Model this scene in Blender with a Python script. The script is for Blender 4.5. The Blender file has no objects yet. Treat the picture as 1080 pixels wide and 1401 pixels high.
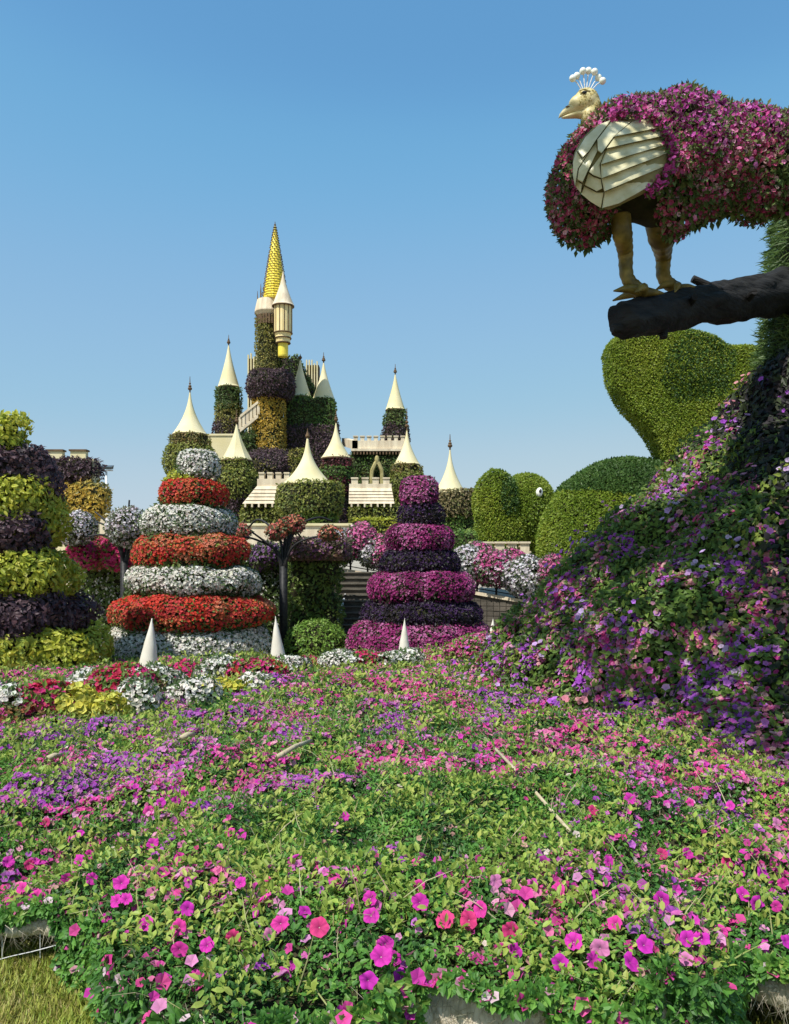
import bpy, bmesh, math, random
import numpy as np
from mathutils import Vector, Matrix
R = math.radians
sc = bpy.context.scene
COL = sc.collection

# ------------------------------------------------------------------ camera
EYE, FPX = 1.6, 1132.0                      # eye height (m), focal length in photo pixels
cam_d = bpy.data.cameras.new('camera'); cam = bpy.data.objects.new('camera', cam_d); COL.objects.link(cam)
cam.location = (0, 0, EYE); cam.rotation_euler = (R(90), 0, 0)
cam_d.sensor_fit = 'HORIZONTAL'; cam_d.sensor_width = 36; cam_d.lens = 36*FPX/1080
cam_d.shift_y = 79.5/1080; cam_d.clip_start = .05; cam_d.clip_end = 3000
sc.camera = cam
# ------------------------------------------------------------------ sky and sun
SUN = Vector((-.38, -.42, .82)).normalized()
w = bpy.data.worlds.new('World'); sc.world = w; w.use_nodes = True
nt = w.node_tree; bg = nt.nodes['Background']
sky = nt.nodes.new('ShaderNodeTexSky'); sky.sky_type = 'NISHITA'; sky.sun_disc = False
sky.sun_elevation = math.asin(SUN.z); sky.sun_rotation = math.atan2(SUN.x, SUN.y)
sky.air_density = 1.0; sky.dust_density = .5; sky.ozone_density = 3.0; sky.altitude = 0
EXPO = .35
v1 = nt.nodes.new('ShaderNodeVectorMath'); v1.operation = 'SCALE'; v1.inputs[3].default_value = .15*2**.25
crv = nt.nodes.new('ShaderNodeRGBCurve')                 # a milky Gulf sky: the horizon glare is compressed, the blue kept
for ci, ptsC in enumerate((((0, .11), (.162, .127), (.191, .166), (.27, .262), (.41, .338), (.585, .45), (1, .56)), ((0, .30), (.279, .337), (.328, .415), (.451, .488), (.80, .60), (1, .64)), ((0, .57), (.521, .624), (.597, .695), (.768, .735), (1, .74)))):
    cc = crv.mapping.curves[ci]
    while len(cc.points) < len(ptsC): cc.points.new(.5, .5)
    for q_, (a_, b_) in zip(cc.points, ptsC): q_.location = (a_, b_); q_.handle_type = 'AUTO'
crv.mapping.update()
v2 = nt.nodes.new('ShaderNodeVectorMath'); v2.operation = 'SCALE'; v2.inputs[3].default_value = 1/(.15*2**EXPO)
nt.links.new(sky.outputs[0], v1.inputs[0]); nt.links.new(v1.outputs[0], crv.inputs['Color']); nt.links.new(crv.outputs[0], v2.inputs[0])
nt.links.new(v2.outputs[0], bg.inputs[0]); bg.inputs[1].default_value = .15
sl = bpy.data.lights.new('sun', 'SUN'); so = bpy.data.objects.new('sun', sl); COL.objects.link(so)
sl.energy = 4.4; sl.angle = R(.5); sl.color = (1, .96, .89)
so.rotation_euler = SUN.to_track_quat('Z', 'Y').to_euler(); so.location = (-10, -10, 30)
sc.view_settings.view_transform = 'Standard'; sc.view_settings.look = 'None'
sc.view_settings.exposure = EXPO; sc.view_settings.gamma = 1

# ------------------------------------------------------------------ helpers
def at(px, py, D):
    return np.array([(px-540)/FPX*D, D, EYE-(py-780)/FPX*D])
def zp(py, D): return EYE-(py-780)/FPX*D
def xp(px, D): return (px-540)/FPX*D
def wp(n, D): return n/FPX*D
def nrmz(a): return a/np.maximum(np.linalg.norm(a, axis=-1, keepdims=True), 1e-9)
def _h(i, j, k, s):
    n = (i*73856093) ^ (j*19349663) ^ (k*83492791) ^ (s*97531+12345)
    n = (n ^ (n >> 13))*1274126177 & 0x7fffffff
    n = (n ^ (n >> 11))*2654435 & 0x7fffffff
    return ((n >> 7) & 0xffff)/65535.0
def vnoise(p, scale, seed=0):
    q = np.asarray(p, float)/scale+1000; i = np.floor(q).astype(np.int64); f = q-i; f = f*f*(3-2*f)
    r = 0
    for a in (0, 1):
        for b in (0, 1):
            for c in (0, 1):
                wgt = (f[:, 0] if a else 1-f[:, 0])*(f[:, 1] if b else 1-f[:, 1])*(f[:, 2] if c else 1-f[:, 2])
                r = r+wgt*_h(i[:, 0]+a, i[:, 1]+b, i[:, 2]+c, seed)
    return r
def sstep(a, b, x):
    t = np.clip((x-a)/(b-a), 0, 1); return t*t*(3-2*t)

# materials -----------------------------------------------------------
def mat(name): 
    m = bpy.data.materials.new(name); m.use_nodes = True
    return m, m.node_tree, m.node_tree.nodes['Principled BSDF']
def plant_mat(name, rough=.5, transl=.3, spec=.35):
    m, t, p = mat(name)
    a = t.nodes.new('ShaderNodeAttribute'); a.attribute_name = 'tint'
    t.links.new(a.outputs['Color'], p.inputs['Base Color']); p.inputs['Roughness'].default_value = rough
    p.inputs['Specular IOR Level'].default_value = spec
    tr = t.nodes.new('ShaderNodeBsdfTranslucent'); mx = t.nodes.new('ShaderNodeMixShader')
    t.links.new(a.outputs['Color'], tr.inputs[0]); mx.inputs[0].default_value = transl
    t.links.new(p.outputs[0], mx.inputs[1]); t.links.new(tr.outputs[0], mx.inputs[2])
    t.links.new(mx.outputs[0], t.nodes['Material Output'].inputs[0])
    return m
def rough_mat(name, c1, c2, scale=6, rough=.8, bump=.3, bscale=40, metal=0, stretch=(1, 1, 1), spec=.3, detail=6):
    m, t, p = mat(name)
    tc = t.nodes.new('ShaderNodeTexCoord'); mp = t.nodes.new('ShaderNodeMapping'); mp.inputs['Scale'].default_value = stretch
    t.links.new(tc.outputs['Object'], mp.inputs[0])
    n = t.nodes.new('ShaderNodeTexNoise'); n.inputs['Scale'].default_value = scale; n.inputs['Detail'].default_value = detail
    t.links.new(mp.outputs[0], n.inputs[0])
    r = t.nodes.new('ShaderNodeValToRGB'); r.color_ramp.elements[0].color = (*c1, 1); r.color_ramp.elements[1].color = (*c2, 1)
    r.color_ramp.elements[0].position = .35; r.color_ramp.elements[1].position = .65
    t.links.new(n.outputs['Fac'], r.inputs[0]); t.links.new(r.outputs[0], p.inputs['Base Color'])
    p.inputs['Roughness'].default_value = rough; p.inputs['Metallic'].default_value = metal
    p.inputs['Specular IOR Level'].default_value = spec
    n2 = t.nodes.new('ShaderNodeTexNoise'); n2.inputs['Scale'].default_value = bscale; n2.inputs['Detail'].default_value = 5
    t.links.new(mp.outputs[0], n2.inputs[0])
    b = t.nodes.new('ShaderNodeBump'); b.inputs['Strength'].default_value = bump; b.inputs['Distance'].default_value = .02
    t.links.new(n2.outputs['Fac'], b.inputs['Height']); t.links.new(b.outputs[0], p.inputs['Normal'])
    return m
LEAFM = plant_mat('leaf', .5, .38); PETAL = plant_mat('petal', .65, .35, .2)
SOIL = rough_mat('planting_soil', (.018, .022, .008), (.045, .04, .018), 9, .95)
CREAM = rough_mat('cream_plaster', (.68, .59, .32), (.74, .66, .42), 1.2, .75, .15, 12)
PALE = rough_mat('pale_plaster', (.56, .46, .32), (.76, .66, .48), 2.2, .8, .3, 10, 0, (2, 2, .35))
WHITEC = rough_mat('white_cone_paint', (.66, .62, .52), (.76, .73, .64), 3, .5, .1, 14)
GOLD = rough_mat('gold_paint', (.78, .60, .05), (.86, .70, .10), 3, .4, .1, 10, .0)
BROWN = rough_mat('brown_trim', (.10, .06, .03), (.16, .10, .05), 5, .7)
DARKM = rough_mat('black_iron', (.012, .012, .013), (.03, .03, .03), 20, .55, .2)
BARK = rough_mat('dark_bark', (.006, .006, .007), (.022, .022, .022), 5, .75, 1.0, 9, 0, (1, 1, 4))
STONE = rough_mat('stone_course', (.075, .066, .052), (.14, .12, .095), 4, .85, .4, 25)
BURLAP = rough_mat('burlap', (.50, .45, .34), (.72, .66, .52), 14, .95, .7, 30, 0, (3, 3, .6))
PLUME = rough_mat('cream_enamel', (.50, .45, .24), (.72, .68, .46), 7, .38, .15, 8, 0, (1, 1, 1), .5)
LEGM = rough_mat('leg_enamel', (.10, .075, .016), (.27, .20, .045), 9, .45, .3, 14)
PEARL = rough_mat('pearl_bead', (.78, .80, .70), (.82, .84, .76), 6, .25, .0, 8, 0, (1, 1, 1), .5)
STICKM = rough_mat('dry_wood', (.40, .33, .21), (.56, .48, .33), 12, .8, .4)
STEEL = rough_mat('white_steel', (.62, .62, .62), (.72, .72, .72), 5, .5)
LAMPG = rough_mat('floodlight_housing', (.05, .07, .08), (.10, .12, .13), 5, .4)
GRAVEL = rough_mat('sandy_ground', (.22, .18, .11), (.34, .28, .18), 1.5, .95, .6, 30)
LAWNS = rough_mat('lawn_soil', (.10, .11, .02), (.18, .17, .04), 14, .95, .8, 60)
PATHM = rough_mat('pale_paving', (.30, .27, .21), (.40, .36, .29), 4, .85)
EYEW = rough_mat('eye_white', (.72, .72, .66), (.78, .78, .72), 4, .3, 0)

# mesh builder ---------------------------------------------------------
ORG = {}
class Mesh:
    def __init__(s): s.v = []; s.t = []; s.c = []; s.mi = []; s.sm = []; s.n = 0
    def add(s, v, t, col=(.5, .5, .5), mi=0, smooth=False):
        v = np.asarray(v, float); t = np.asarray(t, np.int64)
        if len(v) == 0: return s
        c = np.broadcast_to(np.asarray(col, float), (len(v), 3))
        s.v.append(v); s.t.append(t+s.n); s.c.append(c); s.n += len(v)
        s.mi.append(np.full(len(t), mi)); s.sm.append(np.full(len(t), smooth)); return s
    def build(s, name, mats, parent=None, origin=None):
        v = np.concatenate(s.v); t = np.concatenate(s.t); c = np.concatenate(s.c)
        if parent is not None: org = ORG[parent.name]
        elif origin is not None: org = np.asarray(origin, float)
        else: org = np.array([(v[:, 0].min()+v[:, 0].max())/2, (v[:, 1].min()+v[:, 1].max())/2, v[:, 2].min()])
        me = bpy.data.meshes.new(name)
        me.vertices.add(len(v)); me.vertices.foreach_set('co', (v-org).astype(np.float32).ravel())
        me.loops.add(len(t)*3); me.loops.foreach_set('vertex_index', t.astype(np.int32).ravel())
        me.polygons.add(len(t)); me.polygons.foreach_set('loop_start', np.arange(0, len(t)*3, 3, dtype=np.int32))
        me.polygons.foreach_set('loop_total', np.full(len(t), 3, np.int32))
        me.polygons.foreach_set('material_index', np.concatenate(s.mi).astype(np.int32))
        me.polygons.foreach_set('use_smooth', np.concatenate(s.sm).astype(bool))
        a = me.attributes.new('tint', 'FLOAT_COLOR', 'POINT')
        a.data.foreach_set('color', np.concatenate([np.clip(c, 0, 1)**.88, np.ones((len(c), 1))], 1).astype(np.float32).ravel())
        for m in (mats if isinstance(mats, (list, tuple)) else [mats]): me.materials.append(m)
        me.update(); me.validate()
        o = bpy.data.objects.new(name, me); COL.objects.link(o)
        if parent is not None: o.parent = parent
        else: o.location = org
        ORG[o.name] = org
        return o
def tag(o, label=None, cat=None, group=None, kind=None):
    if label: o['label'] = label
    if cat: o['category'] = cat
    if group: o['group'] = group
    if kind: o['kind'] = kind
    return o
def thing(name, label, cat, loc, group=None):
    o = bpy.data.objects.new(name, None); COL.objects.link(o); o.location = tuple(loc); o.empty_display_size = .2
    ORG[o.name] = np.asarray(loc, float)
    return tag(o, label, cat, group)

# solids (each returns verts, tris) -------------------------------------
def grid_tris(nu, nv, wrap=False):
    t = []
    nw = nu if wrap else nu-1
    i = np.arange(nv-1)[:, None]*nu; j = np.arange(nw)[None, :]; k = (j+1) % nu
    a = (i+j).ravel(); b = (i+k).ravel(); c = (i+nu+k).ravel(); d = (i+nu+j).ravel()
    return np.concatenate([np.stack([a, b, c], 1), np.stack([a, c, d], 1)])
def lathe(prof, c=(0, 0), n=28, bump=0, bscale=.3, seed=0, flut=0, nfl=8):
    prof = np.asarray(prof, float); th = np.arange(n)/n*2*math.pi
    r = prof[:, 0][:, None]*np.ones(n)
    if flut: r = r*(1+flut*np.cos(th*nfl))[None, :]
    P = np.stack([c[0]+r*np.cos(th), c[1]+r*np.sin(th), np.repeat(prof[:, 1][:, None], n, 1)], -1).reshape(-1, 3)
    if bump:
        d = (vnoise(P, bscale, seed)-.5)*2*bump+(vnoise(P, bscale*.4, seed+5)-.5)*bump*.8
        ax = np.stack([np.full(len(P), c[0]), np.full(len(P), c[1]), P[:, 2]], 1)
        P = P+nrmz(P-ax)*d[:, None]
    t = grid_tris(n, len(prof), True)
    m = len(P); P = np.concatenate([P, [[c[0], c[1], prof[0, 1]], [c[0], c[1], prof[-1, 1]]]])
    j = np.arange(n); k = (j+1) % n; o = (len(prof)-1)*n
    t = np.concatenate([t, np.stack([k, j, np.full(n, m)], 1), np.stack([o+j, o+k, np.full(n, m+1)], 1)])
    return P, t
def ellipsoid(c, r, rot=None, nu=28, nv=18):
    th = np.arange(nu)/nu*2*math.pi; ph = np.linspace(-math.pi/2+.02, math.pi/2-.02, nv)
    P = np.stack([np.cos(ph)[:, None]*np.cos(th), np.cos(ph)[:, None]*np.sin(th), np.sin(ph)[:, None]*np.ones(nu)], -1).reshape(-1, 3)*np.asarray(r)
    if rot is not None: P = P@np.array(rot.to_3x3()).T
    P = P+np.asarray(c); m = len(P)
    t = grid_tris(nu, nv, True)
    bot = P[:nu].mean(0); top = P[-nu:].mean(0); P = np.concatenate([P, [bot, top]])
    j = np.arange(nu); k = (j+1) % nu; o = (nv-1)*nu
    return P, np.concatenate([t, np.stack([k, j, np.full(nu, m)], 1), np.stack([o+j, o+k, np.full(nu, m+1)], 1)])
_BT = np.array([[0, 2, 1], [0, 3, 2], [4, 5, 6], [4, 6, 7], [0, 1, 5], [0, 5, 4], [1, 2, 6], [1, 6, 5], [2, 3, 7], [2, 7, 6], [3, 0, 4], [3, 4, 7]])
def box(x0, x1, y0, y1, z0, z1, rz=0):
    P = np.array([[x0, y0, z0], [x1, y0, z0], [x1, y1, z0], [x0, y1, z0], [x0, y0, z1], [x1, y0, z1], [x1, y1, z1], [x0, y1, z1]], float)
    if rz:
        c = np.array([(x0+x1)/2, (y0+y1)/2, 0]); q = P-c
        P = np.stack([q[:, 0]*math.cos(rz)-q[:, 1]*math.sin(rz), q[:, 0]*math.sin(rz)+q[:, 1]*math.cos(rz), q[:, 2]], 1)+c
    return P, _BT
def hexa(bottom4, top4):
    return np.array(list(bottom4)+list(top4), float), _BT
def tube(pts, rad, n=10):
    pts = np.asarray(pts, float); rad = np.broadcast_to(np.asarray(rad, float), (len(pts),))
    tg = nrmz(np.gradient(pts, axis=0)); up = np.array([0, 0, 1.]) if abs(tg[:, 2]).max() < .95 else np.array([0, 1., 0.3])
    a = nrmz(np.cross(tg, up)); b = np.cross(a, tg); th = np.arange(n)/n*2*math.pi
    P = (pts[:, None]+rad[:, None, None]*(np.cos(th)[None, :, None]*a[:, None]+np.sin(th)[None, :, None]*b[:, None])).reshape(-1, 3)
    m = len(P); P = np.concatenate([P, [pts[0], pts[-1]]]); t = grid_tris(n, len(pts), True)
    j = np.arange(n); k = (j+1) % n; o = (len(pts)-1)*n
    return P, np.concatenate([t, np.stack([k, j, np.full(n, m)], 1), np.stack([o+j, o+k, np.full(n, m+1)], 1)])
def spline(pts, n=24):
    pts = np.asarray(pts, float); k = len(pts); out = []
    q = np.concatenate([[2*pts[0]-pts[1]], pts, [2*pts[-1]-pts[-2]]])
    for u in np.linspace(0, k-1-1e-6, n):
        i = int(u); f = u-i; a, b, c, d = q[i], q[i+1], q[i+2], q[i+3]
        out.append(.5*((2*b)+(-a+c)*f+(2*a-5*b+4*c-d)*f*f+(-a+3*b-3*c+d)*f**3))
    return np.array(out)
def extrude(outline_px, D, depth):
    """outline in photo proportions set at distance D, given a real thickness along Y"""
    o = np.array([at(x, y, D) for x, y in outline_px]); n = len(o)
    bm = bmesh.new(); f = [bm.verts.new(p-np.array([0, depth/2, 0])) for p in o]; bk = [bm.verts.new(p+np.array([0, depth/2, 0])) for p in o]
    bm.faces.new(f); bm.faces.new(bk[::-1])
    for i in range(n): bm.faces.new((f[i], bk[i], bk[(i+1) % n], f[(i+1) % n]))
    bmesh.ops.recalc_face_normals(bm, faces=bm.faces); bmesh.ops.triangulate(bm, faces=bm.faces)
    bm.verts.index_update()
    V = np.array([v.co[:] for v in bm.verts]); T = np.array([[v.index for v in fc.verts] for fc in bm.faces]); bm.free()
    return V, T
def union(parts, voxel, smooth=4):
    """fuse closed shapes to one skin"""
    me = bpy.data.meshes.new('tmp'); V = []; T = []; n = 0
    for v, t in parts: V.append(v); T.append(np.asarray(t)+n); n += len(v)
    me.from_pydata(np.concatenate(V).tolist(), [], np.concatenate(T).tolist())
    o = bpy.data.objects.new('tmp', me); COL.objects.link(o)
    md = o.modifiers.new('r', 'REMESH'); md.mode = 'VOXEL'; md.voxel_size = voxel
    if smooth: ms = o.modifiers.new('s', 'SMOOTH'); ms.iterations = smooth; ms.factor = .5
    dg = bpy.context.evaluated_depsgraph_get(); ev = o.evaluated_get(dg); em = ev.to_mesh(); em.calc_loop_triangles()
    v = np.empty(len(em.vertices)*3); em.vertices.foreach_get('co', v)
    t = np.empty(len(em.loop_triangles)*3, np.int32); em.loop_triangles.foreach_get('vertices', t)
    ev.to_mesh_clear(); bpy.data.objects.remove(o); bpy.data.meshes.remove(me)
    return v.reshape(-1, 3), t.reshape(-1, 3).astype(np.int64)
def vnormals(v, t):
    fn = np.cross(v[t[:, 1]]-v[t[:, 0]], v[t[:, 2]]-v[t[:, 0]]); n = np.zeros_like(v)
    for i in range(3): np.add.at(n, t[:, i], fn)
    return nrmz(n)
def bumpy(v, t, amp, scale, seed=0):
    n = vnormals(v, t); d = (vnoise(v, scale, seed)-.5)*2*amp+(vnoise(v, scale*.45, seed+3)-.5)*amp
    return v+n*d[:, None]
def shrink(v, t, d): return v-vnormals(v, t)*d
def sample(v, t, dens, rng, keep=None):
    a = v[t[:, 0]]; b = v[t[:, 1]]; c = v[t[:, 2]]
    ar = np.linalg.norm(np.cross(b-a, c-a), axis=1)/2; n = int(ar.sum()*dens)
    i = rng.choice(len(t), n, p=ar/ar.sum()); u = rng.random(n); w_ = rng.random(n); f = u+w_ > 1; u[f] = 1-u[f]; w_[f] = 1-w_[f]
    P = a[i]+(b-a)[i]*u[:, None]+(c-a)[i]*w_[:, None]
    vn = vnormals(v, t); N = nrmz(vn[t[i, 0]]*(1-u-w_)[:, None]+vn[t[i, 1]]*u[:, None]+vn[t[i, 2]]*w_[:, None])
    fn = nrmz(np.cross(b-a, c-a))[i]; N = nrmz(N+fn)
    if keep is not None:
        k = keep(P, N); P = P[k]; N = N[k]
    return P, N

# leaf and flower shapes (unit length along x, face along z) -------------
LEAF2 = (np.array([[0, 0, 0], [.45, .27, .07], [1, 0, -.06], [.45, -.27, .07]]), np.array([[0, 2, 1], [0, 3, 2]]), np.array([.85, 1, 1.05, 1]))
LEAF6 = (np.array([[0, 0, 0], [.28, .21, .06], [.65, .23, .05], [1, 0, -.10], [.65, -.23, .05], [.28, -.21, .06], [.3, 0, .0], [.7, 0, -.02]]),
         np.array([[0, 6, 1], [6, 7, 2], [6, 2, 1], [7, 3, 2], [0, 5, 6], [6, 5, 4], [6, 4, 7], [7, 4, 3]]), np.array([.85, 1, 1, 1.05, 1, 1, .9, .95]))
BLADE = (np.array([[0, -.05, 0], [0, .05, 0], [.55, .045, .05], [.55, -.045, .05], [1, 0, -.03]]), np.array([[0, 2, 1], [0, 3, 2], [3, 4, 2]]), np.array([.75, .75, 1, 1, 1.1]))
STEM = (np.array([[0, -.012, 0], [0, .012, 0], [.5, .011, .07], [.5, -.011, .07], [1, .004, -.04], [1, -.004, -.04]]), np.array([[0, 2, 1], [0, 3, 2], [3, 4, 2], [3, 5, 4]]), np.array([.8, .8, 1, 1, 1.1, 1.1]))
def _fl(k, inner, cup):
    th = np.arange(2*k)/(2*k)*2*math.pi; r = np.where(np.arange(2*k) % 2 == 0, .5, inner)
    v = np.concatenate([[[0, 0, -cup]], np.stack([r*np.cos(th), r*np.sin(th), np.where(np.arange(2*k) % 2 == 0, .02, .07)], 1)])
    j = np.arange(2*k); t = np.stack([np.zeros(2*k, int), 1+j, 1+(j+1) % (2*k)], 1)
    return v, t, np.concatenate([[.7], np.ones(2*k)])
FLOWER = _fl(5, .40, .16)
def _pent():
    th = np.arange(5)/5*2*math.pi
    v = np.concatenate([[[0, 0, -.10]], np.stack([.5*np.cos(th), .5*np.sin(th), .05*np.ones(5)], 1)]); j = np.arange(5)
    return v, np.stack([np.zeros(5, int), 1+j, 1+(j+1) % 5], 1), np.array([.75, 1, 1, 1, 1, 1])
FLOWS = _pent()

def inst(mb, tm, P, L, F, size, col, mi=0):
    tv, tt, tc = tm; L = nrmz(L); W = nrmz(np.cross(F, L)); Z = np.cross(L, W); n = len(P)
    if n == 0: return
    S = np.asarray(size); S = S if S.ndim else np.full(n, S)
    v = P[:, None]+S[:, None, None]*(tv[None, :, 0, None]*L[:, None]+tv[None, :, 1, None]*W[:, None]+tv[None, :, 2, None]*Z[:, None])
    c = col[:, None, :]*tc[None, :, None]
    t = tt[None]+(np.arange(n)*len(tv))[:, None, None]
    mb.add(v.reshape(-1, 3), t.reshape(-1, 3), c.reshape(-1, 3), mi)
def rnd(rng, n): return nrmz(rng.normal(size=(n, 3)))
def pick(rng, P, cols, scale, seed, sharp=.65, jit=.22):
    cols = np.asarray(cols, float); v = vnoise(P, scale, seed); v = np.clip((v-.5)*1.5+.5, 0, .999)
    v = v*sharp+rng.random(len(P))*(1-sharp); i = np.clip((v*len(cols)).astype(int), 0, len(cols)-1)
    return cols[i]*rng.uniform(1-jit, 1+jit, (len(P), 1))*rng.uniform(.94, 1.06, (len(P), 3))
def leaves(mb, P, N, size, cols, rng, tm=LEAF2, lo=.15, hi=1.0, droop=.15, lift=(-.3, .3), cscale=.5, seed=0, sharp=.5, mi=0, var=.35):
    n = len(P); T = nrmz(np.cross(N, rnd(rng, n))); ph = rng.uniform(lo, hi, n)[:, None]
    L = T*np.cos(ph)+N*np.sin(ph); L[:, 2] -= droop*rng.random(n); S = size*rng.uniform(1-var, 1+var, n)
    P = P+N*(rng.uniform(*lift, n)*size)[:, None]
    F = nrmz(N*np.cos(ph)-T*np.sin(ph)+rnd(rng, n)*.25)
    inst(mb, tm, P, L, F, S, pick(rng, P, cols, cscale, seed, sharp), mi)
def flowers(mb, P, N, size, cols, rng, tm=FLOWS, tilt=.45, lift=(.1, .7), cscale=.5, seed=0, sharp=.6, mi=1, var=.25, up=.15):
    n = len(P); F = N+rnd(rng, n)*tilt; F[:, 2] += up; F = nrmz(F); L = np.cross(F, rnd(rng, n))
    P = P+N*(rng.uniform(*lift, n)*size)[:, None]
    inst(mb, tm, P, L, F, size*rng.uniform(1-var, 1+var, n), pick(rng, P, cols, cscale, seed, sharp), mi)

# palettes (base colours)
MAG = [(.72, .04, .38), (.76, .07, .32), (.66, .04, .42), (.64, .04, .24)]
GRN = [(.06, .13, .022), (.10, .19, .03), (.15, .24, .035), (.22, .30, .045)]
DGRN = [(.045, .085, .02), (.075, .125, .028), (.11, .16, .035)]
LIME = [(.30, .34, .03), (.42, .45, .035), (.50, .50, .05), (.24, .30, .03)]
PURP = [(.045, .024, .034), (.07, .038, .05), (.11, .065, .075), (.035, .025, .03)]
OLIVE = [(.17, .18, .035), (.25, .24, .05), (.31, .27, .06), (.13, .14, .03)]
BRONZ = [(.19, .17, .04), (.26, .18, .06), (.22, .22, .045), (.13, .11, .035)]
AMBER = [(.44, .29, .035), (.55, .35, .04), (.62, .42, .07), (.36, .28, .05)]
TOPI = [(.12, .19, .014), (.17, .25, .018), (.23, .30, .025), (.29, .34, .03)]
MAROON = [(.10, .02, .03), (.16, .03, .04), (.07, .03, .03)]
REDF = [(.62, .035, .025), (.68, .055, .03), (.60, .05, .05), (.66, .12, .05), (.66, .22, .12)]
CRIM = [(.55, .02, .06), (.62, .03, .12), (.60, .03, .20), (.50, .03, .04)]
WHTF = [(.84, .80, .70), (.86, .83, .76), (.80, .76, .68)]
WHTP = [(.78, .74, .76), (.74, .66, .72), (.82, .80, .80)]
CAKEM = [(.28, .022, .14), (.38, .04, .20), (.50, .13, .32), (.20, .016, .10)]
NAVY = [(.022, .010, .035), (.035, .014, .055), (.05, .02, .08), (.02, .015, .02)]
PINKF = [(.66, .06, .24), (.72, .16, .36), (.60, .05, .28), (.74, .30, .44)]
VIOL = [(.28, .04, .46), (.36, .06, .52), (.22, .05, .34)]
LILAC = [(.46, .22, .50), (.56, .30, .52), (.40, .12, .44)]
CLIP = (0, 0, 0)

# ------------------------------------------------------------------ ground and lawn
m = Mesh(); m.add([[-600, -60, 0], [600, -60, 0], [600, 1200, 0], [-600, 1200, 0]], [[0, 1, 2], [0, 2, 3]])
tag(m.build('ground', GRAVEL, origin=(0, 0, 0)), kind='structure')
m = Mesh(); m.add([[-5, .3, .006], [5, .3, .006], [5, 4.2, .006], [-5, 4.2, .006]], [[0, 1, 2], [0, 2, 3]])
tag(m.build('lawn', LAWNS, origin=(0, 2, 0)), kind='structure')
m = Mesh(); m.add([[-60, 12.7, .005], [60, 12.7, .005], [60, 34, .005], [-60, 34, .005]], [[0, 1, 2], [0, 2, 3]])
tag(m.build('path', PATHM, origin=(0, 20, 0)), kind='structure')

rng = np.random.default_rng(3)
def grass_patch(x0, x1, y0, y1, dens):
    n = int((x1-x0)*(y1-y0)*dens); P = np.stack([rng.uniform(x0, x1, n), rng.uniform(y0, y1, n), np.full(n, .006)], 1)
    return P
P = grass_patch(-2.4, -.15, 2.5, 3.75, 17000); N = np.tile([0, 0, 1.], (len(P), 1))
m = Mesh(); leaves(m, P, N, .055, [(.17, .25, .025), (.25, .33, .04), (.34, .37, .06), (.33, .29, .08)], rng, BLADE, .6, 1.45, .1, (0, 0), .35, 4, .5)
P = grass_patch(.5, 2.2, 2.5, 3.6, 5000); N = np.tile([0, 0, 1.], (len(P), 1))
leaves(m, P, N, .05, [(.16, .17, .02), (.22, .22, .03), (.26, .22, .05)], rng, BLADE, .5, 1.45, .1, (0, 0), .35, 4, .5)
tag(m.build('grass', LEAFM, origin=(-1, 3, 0)), kind='stuff')

# ------------------------------------------------------------------ the flower bed
def bed_front(X):
    a = 3.30+.08*np.sin(X*3.1)-(sstep(-1.30, -.62, X))*.85
    return a+sstep(.88, 1.2, X)*.52+.05*np.sin(X*7.3+1)+.03*np.sin(X*17)
def bed_top(X, Y):
    P = np.stack([X, Y, 0*X], 1); d = Y-bed_front(X)
    h = .40+.05*sstep(3, 6, Y)-.15*(1-sstep(-1.25, -.8, X))*(1-sstep(3.6, 5.2, Y))-.12*sstep(.9, 1.25, X)*(1-sstep(3.3, 4.6, Y))
    h = h+(vnoise(P, .6, 1)-.5)*.13+(vnoise(P, .26, 2)-.5)*.13+(vnoise(P, .11, 3)-.5)*.09-.24*sstep(7.0, 11.5, Y)*(1-sstep(-.5, 1.6, X)*.75)
    e = np.clip(d/.30, 0, 1); e = np.sqrt(1-(1-e)**2)
    return h*(.90+.10*e)
nu, nv = 190, 150
U = np.linspace(-7.5, 7.5, nu); S = np.linspace(0, 1, nv)**1.7
XX = np.repeat(U[None], nv, 0); FR = bed_front(XX.ravel()).reshape(nv, nu); YY = FR+(12.7-FR)*S[:, None]
ZZ = bed_top(XX.ravel(), YY.ravel()).reshape(nv, nu)
BV = np.stack([XX, YY, ZZ], -1).reshape(-1, 3); BT = grid_tris(nu, nv)
bed = thing('petunia_bed', 'wide raised bed of pink and magenta petunias filling the foreground', 'flower bed', (0, 6, 0))
m = Mesh(); m.add(BV-[0, 0, .035], BT, smooth=True); m.build('bed_soil', SOIL, bed)
# rough burlap face under the rim
X = np.linspace(-3.2, 3.2, 260); F0 = bed_front(X); top = bed_top(X, F0+.03)*.90
rows = []
for k, f in enumerate(np.linspace(0, 1, 14)):
    z = top*(1-f)+(.02+.11*(1-sstep(-1.1, -.85, X))+.09*sstep(1.0, 1.25, X))*f
    y = F0-.035-.05*math.sin(f*2.6)+.045*(vnoise(np.stack([X*1.0, z, 0*X], 1), .09, 7)-.5)+.09*(vnoise(np.stack([X, z*.4, 0*X], 1), .3, 8)-.5)
    rows.append(np.stack([X, y, z], 1))
m = Mesh(); m.add(np.concatenate(rows), grid_tris(260, 14)[:, ::-1], smooth=True)
P, N = sample(np.concatenate(rows), grid_tris(260, 14)[:, ::-1], 4500, rng); N[:, 1] = -abs(N[:, 1])
leaves(m, P, N, .07, [(.34, .30, .21), (.52, .47, .36), (.44, .37, .26)], rng, STEM, .0, .6, .9, (-.1, .1), .2, 5, .4, 1)
m.build('burlap_edge', [BURLAP, LEAFM], bed)
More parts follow.
